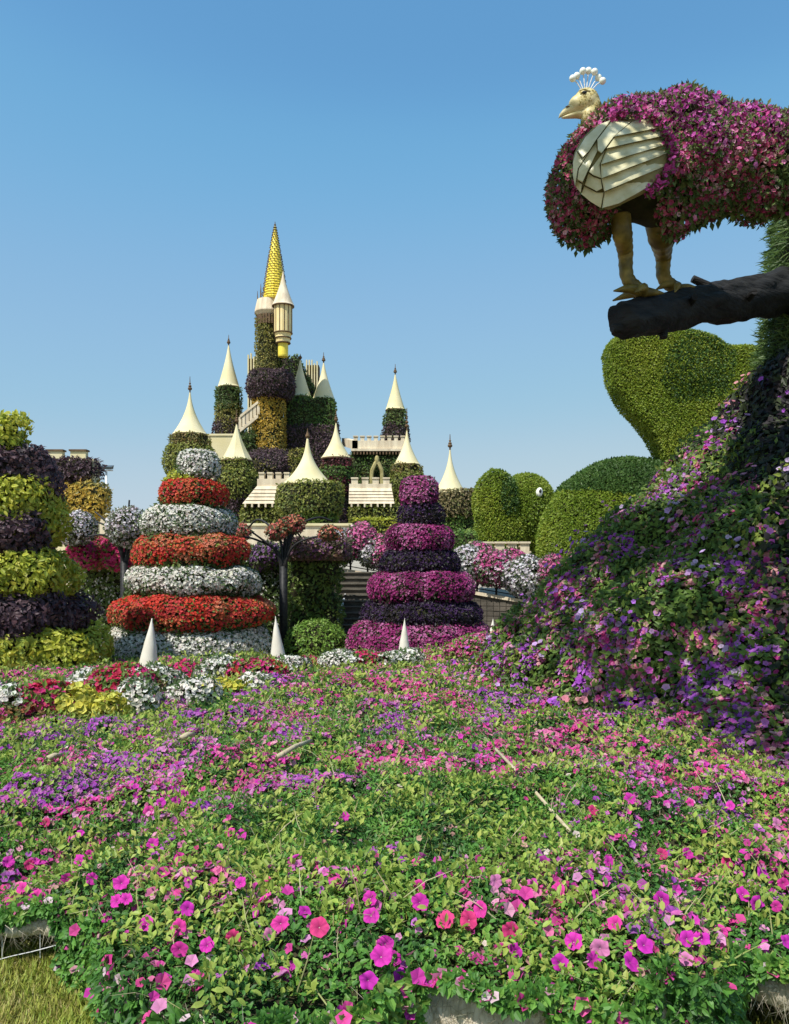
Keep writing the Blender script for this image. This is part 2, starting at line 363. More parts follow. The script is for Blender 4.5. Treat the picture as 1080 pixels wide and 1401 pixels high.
# fluff fringe of fabric hanging below the edge, then a board set back, black to stand for the gap's shade
m = Mesh(); v = []
for k, f in enumerate((0, 1)):
    v.append(np.stack([X, F0+.30+0*X, np.full_like(X, .14 if k == 0 else .0)], 1))
m.add(np.concatenate(v), grid_tris(260, 2)[:, ::-1]); m.build('gap_shade_board', DARKM, bed)

def inview(P, N=None, pad=60):
    px = 540+P[:, 0]/P[:, 1]*FPX; return (abs(px-540) < 540+pad+160/np.maximum(P[:, 1], .1))
def bedpts(n, y0, y1, rng):
    y = np.sqrt(rng.uniform(y0*y0, y1*y1, n)); x = rng.uniform(-1, 1, n)*(.50*y+.35)
    bare_ = np.exp(-((x+.27)/.20)**4)+np.exp(-((x-.215)/.075)**4); k = y > bed_front(x)-.06+.09*bare_; x = x[k]; y = y[k]
    e = .02; z = bed_top(x, y)
    gx = (bed_top(x+e, y)-z)/e; gy = (bed_top(x, y+e)-z)/e
    N = nrmz(np.stack([-gx, -gy, np.ones_like(x)], 1)); return np.stack([x, y, z], 1), N
fm = Mesh()
BEDG = [(.022, .075, .014), (.038, .12, .02), (.060, .18, .026), (.09, .25, .032), (.14, .31, .04), (.24, .36, .06)]
for (y0, y1, dens, size, tm) in ((2.3, 3.3, 13500, .023, LEAF6), (3.3, 5.0, 10500, .024, LEAF2), (5.0, 7.6, 5200, .029, LEAF2), (7.6, 12.6, 2100, .042, LEAF2)):
    n = int(dens*(y1*y1-y0*y0)/2*1.05); P, N = bedpts(n, y0, y1, rng)
    leaves(fm, P, N, size, BEDG, rng, tm, .1, 1.25, .25, (-1., 1.5), .22, 11, .6, 0, .45)
    P, N = bedpts(n//4, y0, y1, rng); k_ = vnoise(P, .16, 15)*.6+vnoise(P, .5, 16)*.5 > .56; leaves(fm, P[k_], N[k_], size*1.35, [(.20, .32, .04), (.30, .40, .06), (.38, .44, .08)], rng, tm, .2, 1.35, .1, (0., 2.), .3, 17, .4, 0, .4)
    # yellowed and dry bits
    P, N = bedpts(n//7, y0, y1, rng); leaves(fm, P, N, size*.9, [(.40, .36, .10), (.48, .40, .20), (.36, .36, .06), (.50, .38, .28)], rng, BLADE if y0 < 5 else LEAF2, .3, 1.3, .1, (0, 1.0), .6, 12, .4)
P, N = bedpts(2000, 2.3, 6.5, rng); leaves(fm, P, N, .14, [(.22, .28, .06), (.34, .34, .12), (.46, .40, .22), (.30, .22, .10)], rng, STEM, .1, 1.1, .3, (-.1, .25), .4, 18, .3, 0, .45)
# overhanging sprigs down the front face
n = 26000; x = rng.uniform(-2.2, 2.2, n); fr = bed_front(x); 
bare = np.exp(-((x+.27)/.20)**4)+np.exp(-((x-.215)/.075)**4)
hang = np.clip((vnoise(np.stack([x, 0*x, 0*x], 1), .10, 21)-.25)*1.4, .05, .95)*np.clip(1-bare*.94, 0, 1); sd = (x > -1.25) & (x < -.55); hang[sd] = np.clip(hang[sd]+.45, 0, 1); wg = (x < -1.25) | (x > 1.15); hang[wg] = .12+.45*hang[wg]
z = bed_top(x, fr+.03)*(1-hang*rng.random(n)); ex_ = .02; gx = (bed_front(x+ex_)-fr)/ex_; nf = np.stack([gx, -np.ones(n), 0*x], 1); nf = nrmz(nf); P = np.stack([x, fr-.05, z], 1)+nf*(.045*rng.random(n))[:, None]; N = nrmz(nf+np.stack([.2*rng.normal(size=n), 0*x, .35+.3*rng.random(n)], 1))
leaves(fm, P, N, .032, BEDG, rng, LEAF6, .1, 1.1, .6, (-.2, 1.0), .3, 13, .5)
HP, HN = P, N
tag(fm.build('foliage', LEAFM, bed), kind='stuff')

# smaller flowers of the whole bed
bm_ = Mesh()
ALLF = [PINKF, MAG, [(.66, .12, .44), (.70, .26, .52), (.56, .10, .42)], [(.42, .06, .46), (.50, .12, .52), (.32, .05, .42)]]
def bed_flowers(y0, y1, dens, size, tm, thr, seed):
    n = int(dens*(y1*y1-y0*y0)/2*1.05); P, N = bedpts(n, y0, y1, rng)
    a = vnoise(P, .26+.02*y0, seed)*.60+vnoise(P, .09, seed+1)*.40+.10*rng.random(len(P))
    green = np.exp(-((P[:, 0]+.10)**2/.7+(P[:, 1]-3.85)**2/.22))*.5        # leafy patch without flowers
    k = a-green > thr; P = P[k]; N = N[k]; h = vnoise(P, .42, seed+2)
    idx = np.clip(((h-.5)*1.9+.36+rng.normal(size=len(P))*.14)*4, 0, 3.99).astype(int)
    N = nrmz(N+np.array([-.15, -.45, .0]))
    for i, pal in enumerate(ALLF):
        q = idx == i; flowers(bm_, P[q], N[q], size, pal, rng, tm, .5, (.3, 1.1), .3, seed+3, .4, 0)
bed_flowers(2.9, 5.0, 900, .036, FLOWER, .605, 31)
bed_flowers(4.4, 7.6, 2300, .036, FLOWER, .52, 41)
bed_flowers(7.6, 12.5, 2500, .042, FLOWS, .40, 51)
bed_flowers(2.5, 6.5, 200, .034, FLOWER, .30, 61)
bed_flowers(2.3, 3.9, 330, .046, FLOWER, .55, 66)
n = 6500; P, N = bedpts(n, 2.5, 9, rng); k_ = vnoise(P, .3, 77)+.3*rng.random(n)[:len(P)] > .62; P, N = P[k_], N[k_]; flowers(bm_, P, N, .030, [(.62, .34, .38), (.60, .32, .26), (.70, .54, .50), (.56, .20, .26)], rng, FLOWS, .9, (.2, 1.0), .4, 5, .4, 0)
qh = rng.choice(len(HP), 420, replace=False); hp = HP[qh]+HN[qh]*.02; hn = nrmz(HN[qh]+[0, -.1, .3])
for i, pal in enumerate((MAG, PINKF, [(.74, .45, .52), (.72, .52, .58), (.66, .30, .42)])): flowers(bm_, hp[i::3], hn[i::3], (.046, .040, .034)[i], pal, rng, FLOWER, .6, (0, .6), .3, 7, .3, 0)
tag(bm_.build('blossoms', PETAL, bed), kind='stuff')

def petunia_mesh(name, col, tubecol, seed):
    r_ = random.Random(seed); mb = Mesh(); k = 20
    rings = [(.04, -.07, .50), (.13, -.02, .74), (.33, .035, .98), (.50, .03, 1.08)]
    V = []; Cc = []
    for ri, (r, z, cm) in enumerate(rings):
        for j in range(k):
            th = j/k*2*math.pi; lobe = 1+(.075*math.cos(5*th) if ri > 1 else 0)+(r_.uniform(-.08, .05) if ri == 3 else 0)
            zz = z+(.06*math.cos(10*th+seed)+r_.uniform(-.07, .07) if ri == 3 else (.02*math.cos(5*th) if ri == 2 else 0))
            V.append((r*lobe*math.cos(th), r*lobe*math.sin(th), zz)); vein = .74 if (j % 4 == 2 and ri in (1, 2)) else 1
            Cc.append([c*cm*vein for c in col])
    mb.add(V, grid_tris(k, 4, True), Cc, 0, True)
    tv, tt = tube([(0, 0, -.09), (.02, 0, -.4), (.08, 0, -.75)], [.10, .06, .04], 8); mb.add(tv, tt, tubecol, 0, True)
    for j in range(5):
        th = j*1.2566; c, s = math.cos(th), math.sin(th)
        mb.add([(.08-.0*c, 0, -.75), (.08+.13*c-.04*s, .13*s+.04*c, -.62), (.08+.25*c, .25*s, -.52), (.08+.13*c+.04*s, .13*s-.04*c, -.62)], [[0, 1, 2], [0, 2, 3]], (.12, .2, .03))
    o = mb.build(name, PETAL, origin=(0, 0, 0)); me = o.data; bpy.data.objects.remove(o); return me
PET = [petunia_mesh('petunia', c, t, i) for i, (c, t) in enumerate([((.70, .03, .42), (.72, .40, .50)), ((.74, .035, .33), (.74, .45, .50)), ((.64, .025, .46), (.66, .36, .52)),
       ((.74, .04, .20), (.74, .40, .40)), ((.72, .20, .46), (.74, .52, .58)), ((.60, .06, .40), (.68, .42, .52))])]
# positions of the foreground blooms, read off the bed: (px, py) meet the bed surface
SPOTS = [(67,1125),(113,1142),(40,1182),(112,1180),(125,1168),(35,1218),(208,1158),(247,1175),(265,1210),(330,1212),(168,1210),(165,1235),(174,1234),(150,1256),(52,1228),(38,1265),(14,1245),(92,1201),(129,1200),
 (259,1243),(247,1270),(203,1267),(285,1297),(246,1297),(324,1280),(386,1265),(369,1277),(150,1308),(160,1360),(146,1380),(395,1330),(437,1271),(420,1245),(510,1230),(508,1255),(572,1236),(577,1210),(612,1263),(644,1259),
 (526,1291),(542,1307),(521,1313),(503,1341),(545,1340),(527,1388),(550,1388),(675,1206),(730,1214),(768,1220),(760,1238),(740,1180),(696,1270),(679,1295),(708,1298),(845,1267),(822,1296),(805,1316),(763,1316),(786,1292),
 (857,1320),(878,1296),(902,1170),(936,1170),(992,1180),(1040,1198),(1070,1207),(908,1228),(911,1245),(938,1285),(961,1288),(984,1276),(1013,1226),(1030,1235),(1058,1240),(1040,1308),(1010,1312),(990,1315),(940,1315),
 (1070,1290),(1003,1300),(975,1130),(1060,1130),(829,1182),(820,1160),(808,1110),(860,1095),(910,1070),(1000,1105),(945,1100),(205,1110),(220,1100),(240,1096),(252,1088),(330,1145),(316,1142),(470,1120),(660,1245),(30,1128),(10,1182),(640,1385),(780,1385),(900,1385)]
def bed_hit(px, py):
    d = np.array([(px-540)/FPX, 1, -(py-780)/FPX])
    for D in np.arange(2.2, 13, .01):
        p = np.array([0, 0, EYE])+d*D
        if D > bed_front(np.array([p[0]]))[0]-.03:
            if p[2] <= bed_top(p[:1], np.array([max(D, bed_front(p[:1])[0]+.02)]))[0]+.045: return p
    return p
rr = random.Random(9)
for i, (px, py) in enumerate(SPOTS[:100]):
    p = bed_hit(px, py); me = PET[rr.choice([0, 0, 0, 1, 1, 2, 2, 3, 4, 5])]
    if px in (612, 644, 992, 902): me = PET[3]
    o = bpy.data.objects.new('blossom', me); COL.objects.link(o); o.parent = bed
    o.location = Vector(p)-Vector(ORG[bed.name])
    d = Vector((rr.gauss(0, .45), -1, rr.uniform(.0, 1.2))).normalized()
    o.location += d*.022
    o.rotation_euler = (d.to_track_quat('Z', 'Y') @ Matrix.Rotation(rr.uniform(0, 6.28), 3, 'Z').to_quaternion()).to_euler()
    k_ = rr.uniform(.043, .062); o.scale = (k_, k_*rr.uniform(.82, 1.05), k_*rr.uniform(.8, 1.6))

# sticks lying on the bed
def stick(a, b, r, label, lift=.035):
    pa = bed_hit(*a); pb = bed_hit(*b); pa[2] += lift; pb[2] += lift
    mid = (pa+pb)/2+[0, 0, .012]; v, t = tube([pa, mid, pb], [r, r*.95, r*.8], 9); mm = Mesh(); mm.add(v, t, smooth=True)
    tag(mm.build('wooden_stick', STICKM), label, 'stick')
stick((380, 1044), (426, 1021), .015, 'short thick pale stick lying on the petunias below the right white cone')
stick((664, 1012), (780, 1140), .010, 'long pale stick slanting across the middle of the petunia bed', .008)
stick((66, 1045), (84, 1042), .016, 'tiny pale stick lying on petunias near the left edge')
stick((248, 1018), (266, 1013), .016, 'tiny pale stick stub lying on petunias below the left white cone')
# irrigation wire along the gap at the left of the bed
pts = spline([at(-30, 1322, 3.30), at(10, 1310, 3.30), at(45, 1302, 3.30), at(90, 1290, 3.28), at(125, 1281, 3.26)], 20); v, t = tube(pts, .002, 6)
m = Mesh(); m.add(v, t)
for q in (3, 55, 100): 
    v, t = tube([at(q, 1322, 3.31), at(q, 1276, 3.31)], .0018, 6); m.add(v, t)
tag(m.build('edging_wire', STEEL), 'thin grey wire strung along dark gap under the flower bed', 'wire')
def clusters(mb, P, N, n, k, rad, size, pals, rng, seed, mi, out=.05):
    """looser bunches of blooms standing proud of the planting"""
    i = rng.choice(len(P), n, replace=False)
    for q, j in enumerate(i):
        kk = rng.integers(k//2, k); off = rng.normal(size=(kk, 3))*rad; c = P[j]+N[j]*out+off; nn = nrmz(N[j]+off/rad*.4+np.array([0, -.2, .1]))
        flowers(mb, c, nn, size, pals[q % len(pals)], rng, FLOWER, .6, (0, .6), .3, seed, .3, mi)
# ------------------------------------------------------------------ the flower covered tree on its mound
AX = (5.0, 8.8)
tree = thing('flower_covered_tree', 'giant planted tree trunk flaring into a dark mound of violet and pink flowers', 'tree', (5.0, 8.8, 0))
prof = [(4.75, 0), (4.25, .45), (3.83, .9), (3.45, 1.29), (3.06, 1.72), (2.59, 2.22), (2.14, 2.61), (1.78, 3.0), (1.42, 3.31), (1.14, 3.62), (.98, 3.9)]
pz = np.array([p[1] for p in prof]); pr = np.array([p[0] for p in prof])
zz = np.linspace(0, 3.9, 34); mv, mt = lathe(list(zip(np.interp(zz, pz, pr)-.10, zz)), AX, 72)
mv = bumpy(mv, mt, .22, .7, 61)
rng = np.random.default_rng(61)
toward = lambda P, N: (N[:, 1] < .35) & (P[:, 0] < 8.2)
mm = Mesh(); mm.add(shrink(mv, mt, .06), mt, smooth=True, mi=0)
P, N = sample(mv, mt, 1700, rng, toward)
# dark leaved planting on the right flank, its deep shade put into the colour
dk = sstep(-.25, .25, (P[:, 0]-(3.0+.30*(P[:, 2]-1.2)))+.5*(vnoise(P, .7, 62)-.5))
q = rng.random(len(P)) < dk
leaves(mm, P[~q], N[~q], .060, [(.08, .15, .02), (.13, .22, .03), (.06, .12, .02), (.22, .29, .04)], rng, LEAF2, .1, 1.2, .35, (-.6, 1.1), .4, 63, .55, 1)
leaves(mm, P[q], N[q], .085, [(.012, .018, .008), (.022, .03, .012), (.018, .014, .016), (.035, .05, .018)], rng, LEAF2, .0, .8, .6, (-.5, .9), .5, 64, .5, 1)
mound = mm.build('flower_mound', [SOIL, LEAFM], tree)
VIOL = [(.40, .07, .52), (.48, .12, .58), (.34, .06, .46)]
fb = Mesh(); P, N = sample(mv, mt, 1300, rng, toward)
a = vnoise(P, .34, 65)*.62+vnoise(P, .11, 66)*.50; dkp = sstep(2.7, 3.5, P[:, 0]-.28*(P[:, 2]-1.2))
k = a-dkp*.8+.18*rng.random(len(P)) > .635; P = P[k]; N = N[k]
edge = (AX[0]-P[:, 0]) ; h = vnoise(P, .38, 67)+rng.normal(size=len(P))*.12
for lo, hi, pal in ((-9, .24, VIOL), (.24, .38, [(.56, .24, .60), (.50, .16, .56), (.66, .38, .64)]), (.38, .54, PINKF), (.54, .72, [(.66, .24, .26), (.70, .36, .36), (.64, .14, .26)]), (.72, 9, VIOL)):
    g = (h >= lo) & (h < hi); flowers(fb, P[g], N[g], .054, pal, rng, FLOWER, .5, (.2, 1.1), .4, 68, .4, 0)
P, N = sample(mv, mt, 60, rng, lambda P, N: (N[:, 1] < .35) & (P[:, 0] < 3.0+.25*P[:, 2]))
clusters(fb, P, N, 150, 16, .075, .056, [[(.44, .10, .66), (.50, .16, .70), (.36, .06, .58)], [(.74, .20, .44), (.76, .34, .54)], [(.58, .36, .68), (.62, .46, .70)], [(.74, .34, .34), (.72, .24, .30)], [(.66, .10, .50), (.70, .18, .56)]], rng, 69, 0, .04)
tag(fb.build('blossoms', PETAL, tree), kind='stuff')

# trunk, shaggy with hanging greenery
zt = np.linspace(3.6, 9.6, 30); rt = np.interp(zt, [3.6, 4.0, 5.0, 5.5, 6.2, 9.6], [1.14, 1.01, .98, .90, .60, .52])
tv, tt = lathe(list(zip(rt-.08, zt)), AX, 40); tv = bumpy(tv, tt, .07, .5, 71)
mm = Mesh(); mm.add(shrink(tv, tt, .03), tt, smooth=True)
P, N = sample(tv, tt, 1500, rng, lambda P, N: N[:, 1] < .6)
leaves(mm, P, N, .13, [(.04, .08, .02), (.07, .13, .028), (.10, .17, .035), (.05, .07, .025)], rng, BLADE, .3, 1.3, .5, (-.2, .4), .4, 72, .5, 1)
mm.build('trunk', [SOIL, LEAFM], tree)
# unseen limbs and crown added above to shade the mound (the trunk carries on upward out of the picture)
shade_limbs = [[(5, 8.8, 8.8), (3.2, 9.0, 9.2), (1.4, 7.9, 8.8), (-.8, 6.2, 8.0)], [(-.3, 6.9, 8.35), (-.8, 5.4, 8.2), (-.4, 4.2, 7.9), (.3, 3.3, 7.7)], [(5, 8.8, 9), (6.6, 8.0, 9.6), (7.6, 7.2, 9.8)]]
for L_ in shade_limbs:
    mm = Mesh(); v, t = tube(spline(L_, 24), np.linspace(.34, .10, 24), 14); mm.add(v, t, smooth=True); mm.build('shade_limb', BARK, tree)
parts = [ellipsoid((5.2, 9.0, 11.0), (2.2, 1.9, 1.2)), ellipsoid((7.0, 8.0, 10.0), (1.6, 1.6, .9)), ellipsoid((2.6, 8.8, 9.3), (1.6, .9, .6)), ellipsoid((.9, 7.7, 8.8), (1.3, .9, .6)), ellipsoid((-1.1, 6.3, 8.0), (1.0, 1.5, .55)), ellipsoid((-.95, 4.7, 7.9), (.9, 1.0, .5)),
         ellipsoid((.1, 3.4, 7.7), (1.2, .8, .45)), ellipsoid((-.7, 3.5, 7.7), (.8, .9, .45)), ellipsoid((-.1, 2.4, 7.6), (1.1, .9, .45))]
cv, ct = union(parts, .16, 3); cv = bumpy(cv, ct, .22, .8, 73)
mm = Mesh()
P, N = sample(cv, ct, 44, rng); leaves(mm, P, N, .26, GRN, rng, LEAF2, .1, 1.2, .4, (-.5, .8), .6, 74, .5, 1)
mm.build('shade_crown', [SOIL, LEAFM], tree)
# the dark branch
b0 = at(850, 439, 6.4); b1 = at(1092, 394, 8.8); bp = spline([b0, b0*.72+b1*.28+[0, 0, .01], b0*.4+b1*.6+[0, 0, -.02], b1], 40)
br = np.interp(np.linspace(0, 1, 40), [0, .3, 1], [.135, .15, .225]); v, t = tube(bp, br, 36)
dv = nrmz(b1-b0); ang = v-b0; along = ang@dv; rad = ang-along[:, None]*dv
nq = np.stack([rad[:, 0]*9, rad[:, 2]*9+rad[:, 1]*9, along*1.4], 1)
v = v+nrmz(rad)*((vnoise(nq, .5, 75)-.5)*.085+(vnoise(v, .07, 76)-.5)*.022)[:, None]
mm = Mesh(); mm.add(v, t, smooth=True); branch = mm.build('branch', BARK, tree)
def stub(px, py, D, d, r, L):
    p = at(px, py, D); d = np.array(d, float); d /= np.linalg.norm(d); v, t = tube([p-d*.1, p+d*L*.5, p+d*L], [r*1.25, r, r*.9], 12)
    mm = Mesh(); mm.add(v, t, smooth=False); mm.build('branch_stub', BARK, branch)
stub(975, 394, 7.35, (-.85, -.1, .35), .036, .20); stub(990, 424, 7.5, (.1, -.35, -.9), .035, .10); stub(908, 450, 6.85, (-.05, -.2, -1), .036, .08)
stub(842, 449, 6.42, (-.9, -.3, -.1), .034, .03); stub(948, 410, 6.85, (0, -1, .1), .03, .05); stub(1029, 403, 7.5, (0, -1, .1), .03, .06)

# ------------------------------------------------------------------ the peacock
PD = 6.5; K = PD/FPX
bird = thing('peacock_sculpture', 'peacock statue of pink flowers with cream head and wing standing on the dark branch', 'peacock', at(870, 412, PD))
def E(px, py, rx, rz, ry, tilt=0, dy=0):
    return ellipsoid(at(px, py, PD)+[0, dy, 0], (rx*K, ry*K, rz*K), Matrix.Rotation(R(tilt), 4, 'Y'))
parts = [E(810, 250, 46, 76, 50, 10), E(800, 290, 34, 40, 40), E(826, 184, 26, 30, 26, 28), E(870, 190, 58, 48, 46), E(882, 262, 66, 42, 50), E(930, 184, 78, 46, 52), E(950, 235, 78, 58, 56),
         E(1010, 216, 88, 58, 54), E(1090, 222, 88, 60, 52), E(926, 182, 24, 30, 40, 0, -.16), E(940, 215, 28, 32, 40, 0, -.16), E(915, 252, 32, 24, 40, -20, -.14), E(1180, 240, 110, 80, 54), E(1290, 285, 120, 90, 54), E(912, 288, 38, 30, 40), E(1035, 268, 32, 28, 40)]
pv, pt = union(parts, .045, 5); pv = bumpy(pv, pt, .035, .22, 81)
rng = np.random.default_rng(81)
mm = Mesh(); mm.add(shrink(pv, pt, .028), pt, smooth=True)
P, N = sample(pv, pt, 4600, rng, lambda P, N: N[:, 1] < .45)
Pc, Nc = P, N
px = 540+P[:, 0]/P[:, 1]*FPX; py = 780-(P[:, 2]-EYE)/P[:, 1]*FPX
belly = (N[:, 2] < -.55) & (px > 838) & (px < 905)
P = P[~belly]; N = N[~belly]; px = px[~belly]; py = py[~belly]
leaves(mm, P, N, .036, [(.05, .09, .02), (.08, .13, .03), (.14, .17, .05), (.06, .05, .03)], rng, LEAF2, .3, 1.4, .1, (-.4, 1.6), .3, 82, .5, 1, .5)
# hanging sprigs
g = (N[:, 2] < -.2); Ph = P[g][::6]; leaves(mm, Ph-[0, 0, .02], np.tile([0, -.3, -1.], (len(Ph), 1)), .06, DGRN, rng, LEAF2, .5, 1.4, .3, (0, .9), .3, 83, .5, 1)
olive = vnoise(P, .42, 84)+.35*np.exp(-((px-930)**2/6000+(py-150)**2/900))
k = olive < .76+.16*rng.random(len(P)); Pf, Nf = P[k], N[k]; pxf, pyf = px[k], py[k]; r_ = rng.random(len(Pf))
hue = .55*sstep(120, 270, pyf)+.25*sstep(860, 800, pxf)+.35*(vnoise(Pf, .3, 85)-.5)+.15*(r_-.5)
for lo, hi, pal in ((-9, .12, [(.62, .08, .44), (.54, .07, .42), (.70, .18, .54), (.48, .06, .28)]), (.12, .32, [(.68, .09, .42), (.74, .16, .48), (.60, .07, .30), (.72, .36, .50)]), (.32, 9, [(.64, .09, .22), (.72, .14, .28), (.56, .06, .18), (.76, .44, .48), (.50, .08, .20)])):
    g = (hue >= lo) & (hue < hi) & (rng.random(len(Pf)) < .85); flowers(mm, Pf[g], Nf[g], .036, pal, rng, FLOWS, .9, (.1, 1.5), .25, 86, .4, 2, .3, .1)
g = (Pc[:, 2] < zp(135, 6.2)) & ((540+Pc[:, 0]/Pc[:, 1]*FPX > 925) & (Nc[:, 2] < .25) | (Nc[:, 2] < .0)) & (Nc[:, 1] < .1) & ((540+Pc[:, 0]/Pc[:, 1]*FPX < 800) | (540+Pc[:, 0]/Pc[:, 1]*FPX > 920))
clusters(mm, Pc[g], Nc[g], 80, 20, .04, .036, [[(.72, .12, .34), (.76, .22, .42)], [(.74, .16, .26), (.76, .42, .46)], [(.66, .10, .46), (.70, .18, .52)]], rng, 91, 2, .015)
# sprays that lap over the rim of the wing
nE = 1200; tE = rng.random(nE); rim = spline([(842, 160), (865, 157), (893, 160), (908, 176), (921, 203), (919, 228), (904, 251), (887, 268)], 60)
pe = rim[(tE*59).astype(int)]+rng.normal(size=(nE, 2))*[4.5, 4.0]; PE = np.array([at(a_, b_, PD-.50+.16*rng.random()) for a_, b_ in pe])
NE = nrmz(np.stack([-.4+.6*rng.normal(size=nE), -np.ones(nE), .5+.4*rng.normal(size=nE)], 1)); q = rng.random(nE) < .5
leaves(mm, PE[q], NE[q], .036, DGRN+GRN[:2], rng, LEAF2, .3, 1.4, .1, (-.4, 1.), .3, 89, .5, 1); flowers(mm, PE[~q], NE[~q], .036, [(.50, .05, .28), (.60, .08, .36), (.42, .04, .18), (.60, .24, .36)], rng, FLOWS, .9, (.1, 1.2), .25, 90, .4, 2)
mm.build('flower_coat', [SOIL, LEAFM, PETAL], bird)

# wing: overlapping feather plates on a domed shell, on the side facing the garden
def dome(px, py):
    u = (px-848)/75; v = (py-222)/70
    return np.sqrt(np.clip(1.25-u*u*.75-v*v*.75, .0, 2))
def plate(mb, pts, off, thick=.022, gap=1.1, mi=0, tilt=0):
    """one feather: a leaf of 2D outline points laid on the wing dome, with a thick rim"""
    pts = np.array(pts, float); c = pts.mean(0); dd = np.linalg.norm(pts-c, axis=1, keepdims=True); pts = c+(pts-c)*(1-gap/dd); n = len(pts); rings = [1.0, .95, .6, .0]; V = []
    for ri, f in enumerate(rings):
        for p in pts:
            q = c+(p-c)*f; d = PD-.20-.31*dome(*q)-off-tilt*(q[1]-c[1])-(thick if ri > 0 else 0)-(.004*(1-f) if ri > 1 else 0)
            V.append(at(q[0], q[1], d))
    b = []
    for p in pts: b.append(at(p[0], p[1], PD-.20-.31*dome(*p)-off+.06))
    V = np.array(b+V); mb.add(V, grid_tris(n, 5, True), mi=mi, smooth=False)
def quadpts(a, b, c, d, n=6):
    a, b, c, d = map(np.array, (a, b, c, d)); o = []
    for p, q in ((a, b), (b, c), (c, d), (d, a)): o += [tuple(p+(q-p)*i/n) for i in range(n)]
    return o
mb = Mesh()
outline = [(846,163),(868,160),(893,163),(905,185),(914,205),(915,222),(903,243),(885,262),(862,274),(836,286),(825,284),(808,272),(795,258),(787,240),(784,222),(788,205),(800,186),(820,170)]
oc = np.array(outline+outline[:1], float); outline = [tuple(p) for p in spline(oc, 64)[:-1]]; plate(mb, outline, -.03, .02, 0, 1)
FEATH = [[(865,166),(880,162),(897,163),(902,175),(840,187)], [(840,187),(902,175),(906,186),(830,203)], [(830,203),(906,187),(910,198),(822,225)], [(822,225),(910,198),(915,209),(823,244)], [(823,244),(915,209),(911,227),(827,262)],
  [(827,262),(910,228),(893,252),(870,266),(846,279),(824,285)], [(822,213),(829,204),(821,225),(823,244),(812,240),(805,235)], [(805,236),(812,241),(823,245),(825,258),(817,262),(800,253)], [(799,254),(817,263),(827,263),(823,285),(808,276),(795,265)],
  [(838,164),(864,166),(841,186),(823,210),(818,206),(817,191)], [(837,163),(817,190),(806,207),(797,216),(790,206),(801,187),(820,170)], [(817,192),(818,206),(805,233),(797,250),(790,246),(792,231),(806,208)], [(797,217),(806,208),(791,231),(787,255),(784,240),(784,222),(789,206)],
  [(791,232),(790,246),(797,252),(795,264),(790,258),(787,254)]]
for i, f in enumerate(FEATH):
    o = []
    for a, b in zip(f, f[1:]+f[:1]):
        for j in range(4): o.append((a[0]+(b[0]-a[0])*j/4, a[1]+(b[1]-a[1])*j/4))
    plate(mb, o, .006+(.010 if 5 < i < 9 else 0)+(.018 if i >= 9 else 0)+.005*(i % 2), .016, .3, 0, .0030 if i < 6 else .0016)
wing = mb.build('wing', [PLUME, rough_mat('wing_groove', (.20, .18, .07), (.30, .26, .11), 8, .6)], bird)

# head, beak, eye, crest
HD = PD-.02
def hE(px, py, rx, rz, ry, tilt=0, dy=0): return ellipsoid(at(px, py, HD)+[0, dy, 0], (rx*K, ry*K, rz*K), Matrix.Rotation(R(tilt), 4, 'Y'), 20, 14)
hv, ht = union([hE(803, 138, 17, 17, 14), hE(793, 142, 15, 12.5, 12, -15), hE(812, 146, 11, 15, 11), hE(808, 158, 13, 14, 12, 25), hE(816, 172, 15, 15, 14)], .012, 3)
mm = Mesh(); mm.add(hv, ht, smooth=True)
P, N = sample(hv, ht, 3000, rng, lambda P, N: (P[:, 2] > zp(168, HD)) & (P[:, 0] > xp(790, HD)))
leaves(mm, P, N, .018, [(.42, .33, .10), (.54, .44, .16), (.46, .38, .15), (.32, .24, .06)], rng, LEAF2, .0, .16, 0, (-.1, .1), .08, 88, .5, 1)
HEADM = rough_mat('gold_cream_enamel', (.56, .47, .20), (.70, .61, .34), 14, .42, .25, 16)
head = mm.build('head', [HEADM, LEAFM], bird)
def beak(name, spine, rz, ry, par):
    pts = np.array([at(x, y, HD) for x, y in spine]); th = np.arange(14)/14*2*math.pi; V = []
    for p, a, b in zip(pts, rz, ry):
        V.append(p+np.stack([0*th, np.cos(th)*b*K, np.sin(th)*a*K], 1))
    V = np.concatenate(V); mm = Mesh(); mm.add(V, grid_tris(14, len(pts), True), smooth=True); return mm.build(name, HEADM, par)
beak('upper_beak', [(797, 146), (786, 147), (777, 150), (770, 154.5), (766, 158.5), (764.5, 161.5)], [10, 8, 6.2, 4.4, 2.4, .4], [9, 7, 5.2, 3.6, 1.8, .4], head)
beak('lower_beak', [(799, 156), (788, 157), (778, 159), (771, 160.5), (768, 161)], [6, 4.2, 2.8, 1.6, .3], [7.5, 5.5, 3.8, 2.2, .4], head)
mm = Mesh(); v, t = ellipsoid(at(797, 133.5, HD)+[0, -12.4*K, 0], (3.4*K, 2.4*K, 2.3*K)); mm.add(v, t, smooth=True); mm.build('eye', DARKM, head)
mm = Mesh(); v, t = tube(spline([at(790, 131, HD)+[0, -12.2*K, 0], at(797, 129.5, HD)+[0, -13.4*K, 0], at(804, 132, HD)+[0, -13*K, 0]], 8), 1.1*K, 6); mm.add(v, t, smooth=True); mm.build('eyebrow', HEADM, head)
mm = Mesh(); v, t = ellipsoid(at(776, 148.5, HD)+[0, -5.2*K, 0], (3*K, 1*K, .9*K)); mm.add(v, t); mm.build('nostril', BROWN, head)
